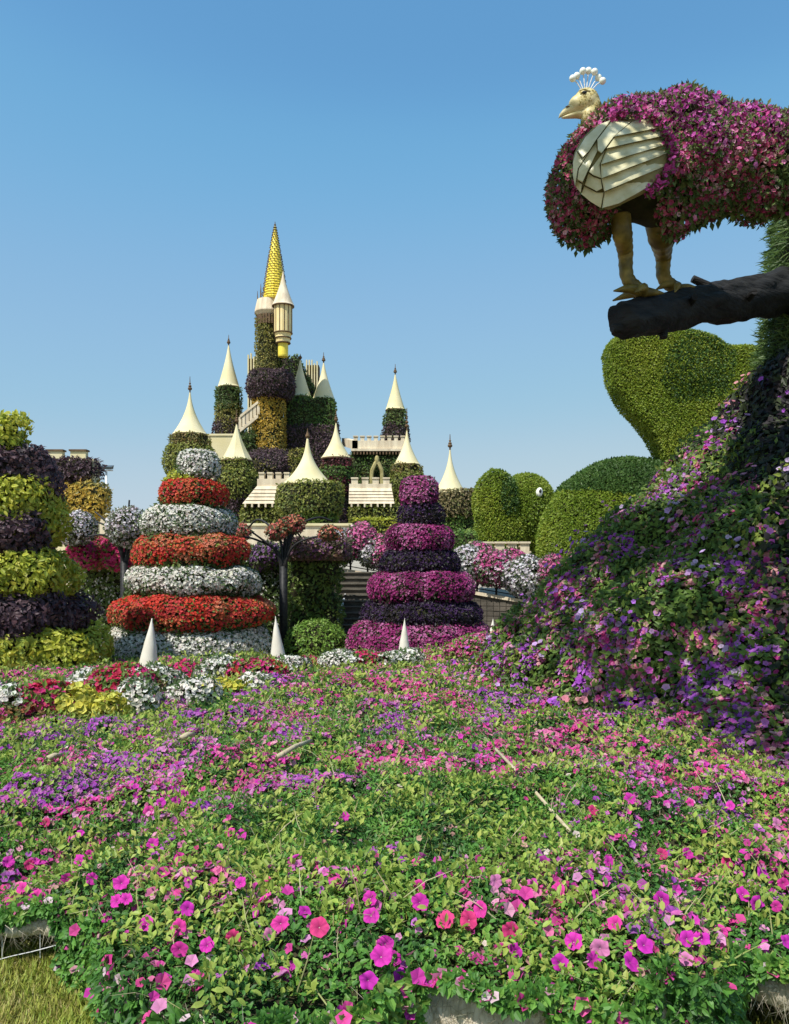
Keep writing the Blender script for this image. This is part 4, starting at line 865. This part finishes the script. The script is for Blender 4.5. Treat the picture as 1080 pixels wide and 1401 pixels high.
# ------------------------------------------------------------------ the castle
castle = thing('castle', 'fairy tale castle of planted towers with cream pointed roofs and a golden spire', 'castle', (xp(400, 42), 42, 0))
def roof_mesh(cx, cy, zb, zt, r, ex, facets=28, tipr=.10):
    n = 26; s = np.linspace(0, 1, n); rr_ = r*((1-tipr)*(1-s)**ex+tipr*(1-s)**.35); z = zb+s*(zt-zb)
    v, t = lathe([(r*.9, zb-.04), (r*1.0, zb-.05), (r*1.02, zb)]+list(zip(rr_, z)), (cx, cy), facets, 0, .3, 0, .012 if facets > 12 else 0, 10); return v, t
def band(par, c, r0, r1, z0, z1, pal, ls, ld, seed, bulge=0, name='planted_band', label=None, bump=.07):
    rng = np.random.default_rng(seed); s = np.linspace(0, 1, 9)
    r = r0+(r1-r0)*s+bulge*np.sin(s*math.pi); z = z0+(z1-z0)*s
    prof = [(r[0]*.8, z0)]+list(zip(r, z))+[(r[-1]*.8, z1)]
    v, t = lathe(prof, c, 30); v = bumpy(v, t, bump, .5, seed); mb = Mesh(); mb.add(shrink(v, t, .05), t)
    P, N = sample(v, t, ld, rng, lambda P, N: N[:, 1] < .5); leaves(mb, P, N, ls, pal, rng, LEAF2, .1, 1.1, .4, (-.3, .5), .6, seed, .5, 1)
    o = mb.build(name, [SOIL, LEAFM], par)
    if label: o['label'] = label
    return o
_tn = [0]
def tower(cx, D, tip, base, hw, ex, bands, fin=None, shaft=None, facets=28, tipr=.10, label=None, trim=None, roofmat=None, cxb=None):
    """bands: (y_top, y_bottom, half width top, half width bottom, palette, bulge)"""
    _tn[0] += 1; s0 = 300+_tn[0]*17; x = xp(cx, D); c = (x, D)
    sh = shaft or min(b[3] for b in bands)*.72
    mb = Mesh(); v, t = lathe([(wp(sh, D), 0), (wp(sh, D), zp(base, D)-.05)], c, 24); mb.add(v, t, smooth=False)
    tw = mb.build('tower', SOIL, castle)
    if label: tw['label'] = label
    mb = Mesh(); v, t = roof_mesh(x, D, zp(base, D), zp(tip, D), wp(hw, D), ex, facets, tipr); mb.add(v, t, smooth=facets > 12); mb.build('roof', roofmat or CREAM, tw)
    mb = Mesh(); v, t = lathe([(wp(hw, D)*.8, zp(base, D)-.10), (wp(hw, D)*1.04, zp(base, D)-.09), (wp(hw, D)*1.04, zp(base, D)-.05), (wp(hw, D)*.8, zp(base, D)-.045)], c, 28); mb.add(v, t); mb.build('eave', trim or BROWN, tw)
    if fin:
        mb = Mesh(); z0 = zp(tip, D)-.1; z1 = zp(fin, D); v, t = tube([(x, D, z0), (x, D, (z0+z1)/2), (x, D, z1)], [.035, .025, .012], 6); mb.add(v, t)
        for f, q in ((.12, .10), (.3, .075), (.5, .05)): v, t = ellipsoid((x, D, z0+.1+(z1-z0-.1)*f), (q, q, q*.8), None, 12, 8); mb.add(v, t, smooth=True)
        mb.build('finial', BROWN, tw)
    for i, b in enumerate(bands):
        cc = c if cxb is None else (xp(cxb, D), D)
        band(tw, cc, wp(b[3], D), wp(b[2], D), zp(b[1], D), zp(b[0], D), b[4], .13, 230, s0+i, wp(b[5], D) if len(b) > 5 else 0)
    return tw
GOLIVE = [(.15, .18, .03), (.21, .24, .04), (.27, .28, .05), (.11, .15, .028)]
MIXB = [(.16, .17, .045), (.20, .17, .06), (.24, .18, .08), (.12, .14, .03)]
# back towers
tower(313, 45, 470, 529, 14.5, 1.35, [(532, 560, 16, 17, DGRN+GRN[:1], 0), (553, 580, 15, 17, OLIVE, 0), (576, 602, 16, 20, PURP+BRONZ[:1], 2)], 458, label='slim cream roofed tower left of the golden spire')
tower(541, 46, 510, 560, 13, 1.35, [(562, 584, 14, 14, DGRN+GRN[:1], 0), (580, 604, 14, 19, PURP+DGRN[:1], 1)], 498, label='slim cream roofed tower behind the battlements')
tower(411, 43.5, 490, 543, 15, 1.4, [(545, 582, 18, 20, GRN[:3], 0), (578, 626, 20, 21, PURP, 1)], 484, label='twin cream roofed tower beside the gold turret')
tower(443, 43.5, 494, 546, 15, 1.4, [(548, 583, 15, 17, GRN[:3], 0), (578, 624, 18, 19, PURP, 1)], 482, label='right hand one of the twin cream roofed towers')
# middle towers
tower(260, 38, 534, 594, 23, 2.0, [(597, 617, 25, 25, BRONZ, 0), (612, 655, 28, 27, GOLIVE, 6), (652, 690, 24, 16, GOLIVE, 0)], 515, label='leftmost castle tower with a flaring cream roof')
tower(324, 38, 578, 629, 21, 1.6, [(631, 646, 20, 20, GOLIVE, 1), (643, 682, 25, 24, GOLIVE, 4), (680, 725, 23, 17, PURP, 0)], 560, facets=8, label='faceted cream roofed tower in front of the cream wall')
tower(460, 38, 576, 626, 20, 2.0, [(626, 641, 18, 18, MAROON+BRONZ[:1], 0), (640, 658, 21, 21, GRN[:2]+GOLIVE[:1], 1), (655, 674, 22, 20, MAROON, 1), (670, 735, 13, 15, PURP+BRONZ[:1], 0)], 560, label='cream roofed tower with dark red planted bands')
tower(557, 38, 586, 635, 17.5, 1.9, [(637, 652, 19, 19, BRONZ, 0), (650, 692, 22, 18, GOLIVE, 4), (690, 735, 19, 18, GOLIVE, 0)], 558, label='cream roofed tower behind the magenta flower tower')
# front towers
tower(421, 34, 598, 663, 35, 2.4, [(664, 702, 42, 41, GOLIVE+MIXB[:1], 2), (699, 745, 36, 36, GRN, 0)], 586, shaft=28, cxb=424, label='broad front tower with the widest tent shaped cream roof', tipr=.12)
tower(616, 34, 612, 675, 22, 2.1, [(674, 706, 33, 32, MIXB, 2), (703, 760, 27, 25, GRN, 0)], 594, shaft=20, label='right end tower with a tall finial and olive planted collar', cxb=625)

# main keep
KD = 42; kx = 369
mb = Mesh(); v, t = lathe([(wp(17, KD), 0), (wp(17, KD), zp(545, KD)), (wp(13, KD), zp(520, KD)), (wp(13, KD), zp(432, KD))], (xp(kx, KD), KD), 24); mb.add(v, t); keep = mb.build('keep_tower', SOIL, castle); keep['label'] = 'tall central keep planted in amber, purple and olive bands'
kc = (xp(kx, KD), KD)
band(keep, kc, wp(20, KD), wp(20, KD), zp(622, KD), zp(546, KD), AMBER, .13, 260, 601, 0, label='amber planted band')
band(keep, kc, wp(23, KD), wp(22, KD), zp(672, KD), zp(617, KD), PURP+BRONZ[:1], .13, 260, 602, 1)
band(keep, (xp(371, KD), KD), wp(26, KD), wp(27, KD), zp(545, KD), zp(511, KD), PURP, .13, 260, 603, wp(5, KD), label='dark purple planted ring')
band(keep, (xp(366, KD), KD), wp(15, KD), wp(14, KD), zp(514, KD), zp(434, KD), OLIVE+BRONZ[:2], .12, 260, 604, 0)
kt = (xp(367, KD), KD); mb = Mesh()
v, t = lathe([(wp(13, KD), zp(440, KD)), (wp(14, KD), zp(434, KD)), (wp(18.5, KD), zp(428, KD)), (wp(18.5, KD), zp(426.5, KD)), (wp(15, KD), zp(411, KD)), (wp(13, KD), zp(410.5, KD))], kt, 16); mb.add(v, t); mb.build('cornice', PALE, keep)
mb = Mesh()
for i in range(24):
    th = i/24*2*math.pi; r = wp(14.3, KD); p = np.array([kt[0]+r*math.cos(th), KD+r*math.sin(th), 0]); v, t = box(p[0]-.05, p[0]+.05, p[1]-.08, p[1]+.08, zp(446, KD), zp(433, KD)); mb.add(v, t)
mb.build('corbels', BROWN, keep)
# golden spire with rows of studs
sx = (xp(376.5, KD), KD); zb, zt = zp(411, KD), zp(308, KD); n = 30; s = np.linspace(0, 1, n); rs = wp(16.5, KD)*((1-s)**.95*.86+.14*(1-s)**.4); mb = Mesh()
sz = zb+s*(zt-zb); v, t = lathe(list(zip(np.maximum(rs, .02), sz)), sx, 12); mb.add(v, t, mi=0)
for i in range(29):
    q = (i+.5)/29; r = np.interp(q, s, rs); z = zb+q*(zt-zb); k = 12 if q < .6 else 8
    v, t = lathe([(r*1.0, z-.035), (r*1.07, z), (r*1.0, z+.035)], sx, 12); mb.add(v, t, mi=0)
    for j in range(k):
        th = (j+.5*(i % 2))/k*2*math.pi; p = np.array([sx[0]+r*1.1*math.cos(th), KD+r*1.1*math.sin(th), z+.08]); v, t = ellipsoid(p, (.036, .036, .04), None, 6, 5); mb.add(v, t, mi=1)
mb.build('golden_spire', [GOLD, BROWN], keep)
mb = Mesh(); v, t = tube([(sx[0], KD, zt-.1), (sx[0], KD, zt+.1), (sx[0], KD, zp(303, KD))], [.03, .02, .012], 6); mb.add(v, t); mb.build('finial', BROWN, keep)
for px_, y0, y1 in ((352.5, 428, 398), (357, 412, 388), (361.5, 411, 392), (349.5, 430, 421)):
    mb = Mesh(); v, t = tube([at(px_, y0, KD-.1), at(px_, (y0+y1)/2, KD-.1), at(px_, y1, KD-.1)], [.045, .035, .01], 6); mb.add(v, t); mb.build('spike', BROWN, keep)
# hanging turret on the right of the keep
TD = 41.0; tc = (xp(387.5, TD), TD); mb = Mesh()
g = lambda hw, y: (wp(hw, TD), zp(y, TD))
v, t = lathe([g(9.5, 470), g(10, 466), g(9.6, 465), g(11, 462), g(10.6, 460.5), g(12, 456), g(12.4, 455), g(12.4, 419), g(11, 418)], tc, 12); mb.add(v, t); tur = mb.build('turret', rough_mat('warm_gold_plaster', (.78, .60, .26), (.84, .70, .38), 2, .7, .1), keep)
mb = Mesh()
for i in range(12):
    th = (i+.5)/12*2*math.pi; r = wp(12.3, TD); x, y = tc[0]+r*math.cos(th), TD+r*math.sin(th); v, t = tube([(x, y, zp(455, TD)), (x, y, zp(437, TD)), (x, y, zp(419, TD))], .020, 5); mb.add(v, t)
for y_, r in ((469.5, 10), (463, 11.2), (456, 12.8)): v, t = lathe([(wp(r, TD), zp(y_, TD)-.03), (wp(r+.6, TD), zp(y_, TD)), (wp(r, TD), zp(y_, TD)+.03)], tc, 16); mb.add(v, t)
mb.build('ribs', BROWN, tur)
mb = Mesh(); v, t = lathe([g(6.5, 488), g(7, 486), g(7, 470), g(6, 469)], tc, 16); mb.add(v, t, smooth=False); mb.build('gold_drum', GOLD, tur)
mb = Mesh(); v, t = roof_mesh(tc[0], TD, zp(418, TD), zp(371, TD), wp(15, TD), 1.5); mb.add(v, t, smooth=True); mb.build('roof', PALE, tur)
mb = Mesh(); v, t = lathe([(wp(12, TD), zp(419.8, TD)), (wp(15.4, TD), zp(419.6, TD)), (wp(15.4, TD), zp(418.6, TD)), (wp(12, TD), zp(418.3, TD))], tc, 24); mb.add(v, t); mb.build('eave', BROWN, tur)
band(keep, (xp(389, 42.2), 42.2), wp(11, 42), wp(8, 42), zp(545, 42), zp(486, 42), DGRN+PURP[:2], .12, 220, 607, 0)
# fluted cream fins behind the keep
def fins(x0, x1, ytop, ybot, D, n, seed, lab):
    mb = Mesh(); r_ = random.Random(seed); xs = np.linspace(xp(x0, D), xp(x1, D), n+1)
    v, t = box(xs[0], xs[-1], D+.22, D+.9, 0, zp(ytop+6, D)); mb.add(v, t, mi=1)
    for i in range(n):
        v, t = box(xs[i]+.03, xs[i+1]-.05, D, D+.2, zp(ybot, D), zp(ytop+r_.choice([0, 2, 5, 1]), D)); mb.add(v, t, mi=0)
    o = mb.build('fluted_fins', [CREAM, BROWN], castle); o['label'] = lab
fins(338, 353, 483, 640, 44.5, 4, 1, 'fluted cream fins left of the keep'); fins(418, 436, 492, 560, 45.5, 5, 2, 'fluted cream fins behind the twin towers')
mb = Mesh()
lo = [at(395, 545, 44.2), at(437, 545, 44.2), at(437, 545, 44.9), at(395, 545, 44.9)]; hi = [at(397, 496, 44.2), at(405, 486, 44.2), at(405, 486, 44.9), at(397, 496, 44.9)]
v, t = hexa(lo, hi); mb.add(v, t); rngq = np.random.default_rng(9)
P, N = sample(v, t, 220, rngq); leaves(mb, P, N, .13, DGRN+PURP[:2], rngq, LEAF2, .1, 1.1, .4, (-.2, .5), .6, 5, .5, 1); mb.build('planted_gable', [SOIL, LEAFM], castle)
# central planted mass between the towers
def hbox(name, x0, x1, y0, D, depth, pal, seed, lab=None, ybot=None, ld=220):
    o = hedge_box(name, xp(x0, D), xp(x1, D), D, D+depth, 0 if ybot is None else zp(ybot, D), zp(y0, D), pal, seed, castle, .13, ld, .06)
    if lab: o['label'] = lab
    return o
hbox('planted_wall', 344, 452, 572, 43.2, 1.2, DGRN, 620); hbox('planted_wall', 390, 455, 545, 42.6, .8, GRN[:2]+DGRN, 621, None, 590); hbox('planted_wall', 388, 462, 582, 42.3, .9, PURP, 622, 'dark purple planted wall under the twin towers', 640)
hbox('planted_column', 397, 421, 616, 40.5, .8, LIME[:1]+OLIVE, 623, 'yellow green planted column', 668)
mb = Mesh(); v, t = box(xp(284, 42), xp(326, 42), 42, 43, zp(690, 42), zp(596, 42)); mb.add(v, t); v, t = box(xp(283, 42), xp(327, 42), 41.95, 43.05, zp(596, 42)-.002, zp(593.5, 42)); mb.add(v, t); v, t = box(xp(286, 42), xp(324, 42), 42.03, 42.9, 0, zp(690, 42)); mb.add(v, t); mb.build('cream_wall', CREAM, castle)
hbox('planted_wall', 452, 492, 660, 39.2, .6, DGRN+PURP[:2], 629)
# ramp with balustrade at the left of the keep
mb = Mesh(); a = at(329, 586, 41.4); b = at(354, 566, 41.4)
for k in range(6):
    p = a+(b-a)*k/5; v, t = box(p[0]-.07, p[0]+.07, 41.3, 41.5, p[2]-.05, p[2]+.55); mb.add(v, t)
for dz, hh in ((-.22, .18), (.5, .14)):
    lo = [a+[0, -.14, dz], b+[0, -.14, dz], b+[0, .14, dz], a+[0, .14, dz]]; v, t = hexa(lo, [p+[0, 0, hh] for p in lo]); mb.add(v, t)
mb.build('balustrade', PALE, castle)
hbox('planted_wall', 330, 350, 590, 41.3, .6, DGRN+GRN[:1], 624, None, 640)
# battlemented gallery at the right
def battlement(name, x0, x1, ytop, ybot, D, depth, nm, mer, matr, lab=None, ledge=.12, gap=.45, par=None):
    mb = Mesh(); X0, X1 = xp(x0, D), xp(x1, D); zt_, zb_ = zp(ytop, D), zp(ybot, D)
    v, t = box(X0, X1, D, D+depth, zb_, zt_-mer); mb.add(v, t)
    v, t = box(X0-.05, X1+.05, D-ledge, D+depth+.05, zb_-.12, zb_-.002); mb.add(v, t)
    w_ = (X1-X0)/nm
    for i in range(nm):
        v, t = box(X0+i*w_+w_*gap/2, X0+(i+1)*w_-w_*gap/2, D+.02, D+.32, zt_-mer+.002, zt_-.05); mb.add(v, t); v, t = box(X0+i*w_+w_*gap/2-.03, X0+(i+1)*w_-w_*gap/2+.03, D-.02, D+.36, zt_-.048, zt_); mb.add(v, t)
    o = mb.build(name, matr, par or castle)
    if lab: o['label'] = lab
    return o
bt = battlement('battlement', 482, 556, 596, 614, 41, 3.0, 8, .24, PALE, 'pale battlement on the planted gallery')
mb = Mesh(); a, b = at(482, 614, 41), at(468, 610, 44)
lo = [a+[-.02, 0, 0], a+[.28, 0, 0], b+[.28, 0, 0], b]; v, t = hexa(lo, [p+[0, 0, .42] for p in lo]); mb.add(v, t); mb.build('side_parapet', PALE, bt)
mb = Mesh()
for i in range(16): v, t = box(xp(484+i*4.4, 41), xp(486+i*4.4, 41), 40.9, 41.05, zp(622, 41), zp(616, 41)); mb.add(v, t)
mb.build('corbels', BROWN, bt)
hbox('planted_wall', 479, 556, 616, 41.08, 2.2, GRN[:2]+DGRN+OLIVE[:1], 625, 'green planted wall under the battlement', 700)
# small pointed arch ornament
mb = Mesh(); ap = [(509, 672), (509, 648), (511, 640), (516, 632), (521, 640), (523, 648), (523, 672)]; v, t = tube(spline([at(x, y, 40.8) for x, y in ap], 30), .10, 6); mb.add(v, t); 
v, t = ellipsoid(at(516, 629, 40.8), (.12, .12, .22), None, 10, 8); mb.add(v, t); mb.build('arch_ornament', rough_mat('weathered_arch', (.30, .26, .10), (.46, .40, .18), 5), castle)
# battered pale walls with battlements and ledges in front
def battered(x0, x1, ytop, ymid, ybot, D, nm, lab, bl=0, brr=0):
    mb = Mesh(); steps = 5
    zt_, zm, zb_ = zp(ytop, D), zp(ymid, D), zp(ybot, D); X0, X1 = xp(x0, D), xp(x1, D)
    v, t = box(X0, X1, D, D+.5, zm, zt_-.22); mb.add(v, t); w_ = (X1-X0)/nm
    for i in range(nm): v, t = box(X0+(i+.2)*w_, X0+(i+.8)*w_, D+.02, D+.4, zt_-.218, zt_); mb.add(v, t); v, t = box(X0+(i+.16)*w_, X0+(i+.84)*w_, D-.02, D+.44, zt_+.002, zt_+.06); mb.add(v, t)
    for i in range(steps):
        f0, f1 = i/steps, (i+1)/steps; za = zm+(zb_-zm)*f0; zc = zm+(zb_-zm)*f1; ex = wp(bl, D)*f1; ey = wp(brr, D)*f1
        lo = [(X0-ex, D-.30*f1-.1, zc), (X1+ey, D-.30*f1-.1, zc), (X1+ey, D+.5, zc), (X0-ex, D+.5, zc)]
        hi = [(X0-ex*f0/f1, D-.30*f0-.06, za-.004), (X1+ey*f0/f1, D-.30*f0-.06, za-.004), (X1+ey*f0/f1, D+.5, za-.004), (X0-ex*f0/f1, D+.5, za-.004)]; v, t = hexa(lo, hi); mb.add(v, t)
    n = 7; W = (X1+wp(brr, D)-X0+wp(bl, D))
    for i in range(n): x = X0-wp(bl, D)+W*(i+.3)/n; v, t = box(x, x+W/n*.26, D-.40, D-.2, zb_-.15, zb_-.005); mb.add(v, t)
    o = mb.build('battered_wall', PALE, castle); o['label'] = lab
battered(352, 398, 648, 665, 690, 35.6, 4, 'pale stepped wall left of the broad front tower', 18, 0); battered(478, 536, 655, 668, 690, 36.5, 4, 'pale stepped wall right of the broad front tower', 0, 4)
hbox('planted_wall', 331, 400, 692, 35.4, .8, GOLIVE+DGRN[:1], 626, None, 722); hbox('planted_wall', 480, 548, 692, 36.2, .8, GOLIVE+DGRN[:1], 627, None, 720); hbox('planted_wall', 482, 552, 711, 35.4, .6, LIME, 628, 'yellow green planted strip', 735)
for x0, x1, y0, D in ((331, 400, 721, 35.7), (480, 556, 722, 36.4), (300, 650, 752, 40)):
    mb = Mesh(); v, t = box(xp(x0, D), xp(x1, D), D, D+.6, 0, zp(y0, D)); mb.add(v, t); mb.build('base_wall', PALE, castle)
# pale terrace wall in front of the castle, left
def parapet(name, x0, x1, ytop, D, lab, nm=0, mer=.25, depth=.4):
    root = thing(name, lab, 'wall', ((xp(x0, D)+xp(x1, D))/2, D, 0)); X0, X1 = xp(x0, D), xp(x1, D); z1 = zp(ytop, D)
    mb = Mesh(); v, t = box(X0, X1, D, D+depth, 0, z1-(mer if nm else .08)); mb.add(v, t); mb.build('wall_body', PALE, root)
    mb = Mesh()
    if nm:
        w_ = (X1-X0)/nm
        for i in range(nm): v, t = box(X0+(i+.14)*w_, X0+(i+.86)*w_, D, D+depth, z1-mer+.003, z1-.06); mb.add(v, t); v, t = box(X0+(i+.06)*w_, X0+(i+.94)*w_, D-.05, D+depth+.05, z1-.058, z1); mb.add(v, t)
    else: v, t = box(X0-.05, X1+.05, D-.06, D+depth+.06, z1-.078, z1); mb.add(v, t)
    mb.build('coping', CREAM if not nm else PALE, root); return root
parapet('terrace_wall', 318, 480, 716, 27, 'low cream terrace wall with a coping behind the iron stands and red baskets'); parapet('terrace_wall', 60, 300, 703, 30, 'plain cream wall behind the hedge left of the castle')
pr = parapet('battlement_wall', 642, 727, 741, 26, 'low pale battlement wall in front of the green eyed topiary', 5, .30)
hv_ = hedge_box('hedge', xp(560, 27), xp(650, 27), 27, 27.8, 0, zp(728, 27), GRN, 640, None, .12, 260, .08, None, 0, .05, 'green hedge between the right end castle tower and the battlement wall', 'hedge')

# ------------------------------------------------------------------ small fort tower at the left and the floodlight mast
FD = 24; ft = thing('fort_tower', 'small cream battlemented tower with dark purple and amber planted bands', 'tower', (xp(92, FD), FD+1, 0))
def fbox(name, x0, x1, y0, y1, matr, dy=0, dep=.5):
    mb = Mesh(); v, t = box(xp(x0, FD), xp(x1, FD), FD+dy, FD+dy+dep, max(zp(y1, FD), 0), zp(y0, FD)); mb.add(v, t); return mb.build(name, matr, ft)
fbox('wall', 50, 128, 628, 790, CREAM)
for i, (x0, x1) in enumerate(((42, 57), (66, 87), (98, 119))): fbox('merlon', x0, x1, 618, 627.8, CREAM, -.10, .2); fbox('merlon_cap', x0-1.5, x1+1.5, 615.5, 617.8, BROWN, -.14, .28)
hedge_box('planted_band', xp(44, FD), xp(129, FD), FD-.22, FD+.6, zp(653, FD), zp(630, FD), PURP, 651, ft, .11, 420, .06); hedge_box('planted_band', xp(93, FD), xp(106, FD), FD-.12, FD+.3, zp(668, FD), zp(648, FD), PURP+DGRN[:1], 652, ft, .1, 420, .04)
fbox('ledge', 48, 93, 654.5, 657.5, BROWN, -.06, .4)
hedge_box('planted_band', xp(64, FD), xp(143, FD), FD-.35, FD+.5, zp(704, FD), zp(665, FD), AMBER+BRONZ[:1], 653, ft, .12, 420, .09)['label'] = 'amber planted band'
fl = thing('floodlight_mast', 'thin white mast with two dark floodlights beside the fort tower', 'floodlight', (xp(145.5, 40), 40, 0)); x = xp(145.5, 40)
mb = Mesh(); v, t = tube([(x, 40, 0), (x, 40, 3), (x, 40, zp(645, 40))], [.09, .07, .05], 10); mb.add(v, t, smooth=True); mb.build('mast', STEEL, fl)
mb = Mesh(); v, t = box(x-.32, x+.32, 39.97, 40.03, zp(644.5, 40), zp(643, 40)); mb.add(v, t); mb.build('crossbar', STEEL, fl)
for sg in (-1, 1):
    mb = Mesh(); cx_ = x+sg*.17; lo = [(cx_-.11, 39.82, zp(643, 40)), (cx_+.11, 39.82, zp(643, 40)), (cx_+.13, 40.1, zp(641.5, 40)), (cx_-.13, 40.1, zp(641.5, 40))]
    hi = [(cx_-.15, 39.78, zp(639.5, 40)), (cx_+.15, 39.78, zp(639.5, 40)), (cx_+.15, 40.15, zp(636, 40)), (cx_-.15, 40.15, zp(636, 40))]; v, t = hexa(lo, hi); mb.add(v, t); mb.build('floodlight', LAMPG, fl)

# ------------------------------------------------------------------ clipped green topiary animals
def topiary(root, name, parts, vox, sm, ls, ld, pal, seed, extra=None, bump=.05, cs=.8):
    rng = np.random.default_rng(seed); v, t = union(parts, vox, sm); v = bumpy(v, t, bump, .7, seed); mb = Mesh(); mb.add(shrink(v, t, .05), t, smooth=True)
    P, N = sample(v, t, ld, rng, lambda P, N: N[:, 1] < .45)
    if extra is None: leaves(mb, P, N, ls, pal, rng, LEAF2, .2, 1.3, .15, (-.3, .5), cs, seed, .5, 1)
    else:
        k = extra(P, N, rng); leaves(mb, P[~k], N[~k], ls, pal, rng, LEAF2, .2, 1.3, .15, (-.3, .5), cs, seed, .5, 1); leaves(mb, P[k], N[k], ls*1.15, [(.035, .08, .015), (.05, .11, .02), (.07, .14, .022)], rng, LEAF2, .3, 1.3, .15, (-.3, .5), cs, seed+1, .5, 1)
    return mb.build(name, [SOIL, LEAFM], root)
HD2 = 22.0
big = thing('topiary_animal', 'large clipped green topiary with a rounded hump and a flaring lobed fan above the mound', 'topiary', (xp(870, HD2), HD2, 0), 'clipped green topiaries')
q = lambda px, py, D=HD2: at(px, py, D)
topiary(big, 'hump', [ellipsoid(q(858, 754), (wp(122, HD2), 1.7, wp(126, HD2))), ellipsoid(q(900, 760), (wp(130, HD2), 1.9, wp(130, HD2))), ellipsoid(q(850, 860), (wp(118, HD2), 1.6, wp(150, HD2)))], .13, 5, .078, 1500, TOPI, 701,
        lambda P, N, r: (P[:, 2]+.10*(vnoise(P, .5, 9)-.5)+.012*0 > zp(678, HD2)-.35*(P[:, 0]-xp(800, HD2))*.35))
FO = [(912, 650), (905, 632), (893, 606), (873, 578), (850, 552), (838, 530), (833, 505), (832, 480), (838, 468), (855, 462), (885, 458), (915, 459), (945, 459), (965, 464), (980, 474), (992, 479), (1015, 478), (1040, 481), (1062, 488), (1072, 510), (1060, 540), (1025, 575), (988, 605), (955, 650), (950, 760), (900, 760)]
fv = extrude(FO, HD2-.3, 1.0)
lobe = ellipsoid(q(945, 508, HD2-.50), (wp(50, HD2), .42, wp(46, HD2)), Matrix.Rotation(R(-20), 4, 'Y'))
topiary(big, 'fan', [fv, lobe], .10, 5, .062, 2400, TOPI, 702, lambda P, N, r: (((P[:, 0]-xp(940, HD2))/wp(50, HD2))**2+((P[:, 2]-zp(512, HD2))/wp(48, HD2))**2+.6*(vnoise(P, .4, 3)-.5) < 1) & (r.random(len(P)) < .42), .04)
BD = 30.0
eyed = thing('topiary_animal', 'round headed green topiary with a white oval eye behind the battlement wall', 'topiary', (xp(705, BD), BD, 0), 'clipped green topiaries')
w2 = lambda n: wp(n, BD)
topiary(eyed, 'body', [ellipsoid(at(720, 702, BD), (w2(40), 1.3, w2(53))), ellipsoid(at(732, 720, BD), (w2(38), 1.2, w2(40))), ellipsoid(at(690, 780, BD), (w2(42), 1.0, w2(90))), ellipsoid(at(740, 800, BD), (w2(30), .8, w2(70)))], .13, 4, .085, 1200, TOPI, 703, None, .04)
topiary(eyed, 'ear', [ellipsoid(at(679, 690, BD-1.0), (w2(30), .6, w2(45))), ellipsoid(at(684, 728, BD-1.0), (w2(33), .6, w2(42)))], .11, 4, .085, 1300, TOPI, 704, lambda P, N, r: (((P[:, 0]-xp(688, BD))/w2(11))**2+((P[:, 2]-zp(682, BD))/w2(26))**2 < 1) & (r.random(len(P)) < .7), .04)
mb = Mesh(); ec = at(738, 674, BD-1.14); v, t = ellipsoid(ec, (w2(4.6), .14, w2(7)), Matrix.Rotation(R(12), 4, 'Y'), 20, 14); mb.add(v, t, smooth=True); ey = mb.build('eye', EYEW, eyed)
mb = Mesh(); v, t = ellipsoid(ec+[w2(.6), -.10, w2(1.5)], (w2(1.9), .08, w2(3)), Matrix.Rotation(R(12), 4, 'Y'), 14, 10); mb.add(v, t, smooth=True); mb.build('pupil', DARKM, ey)
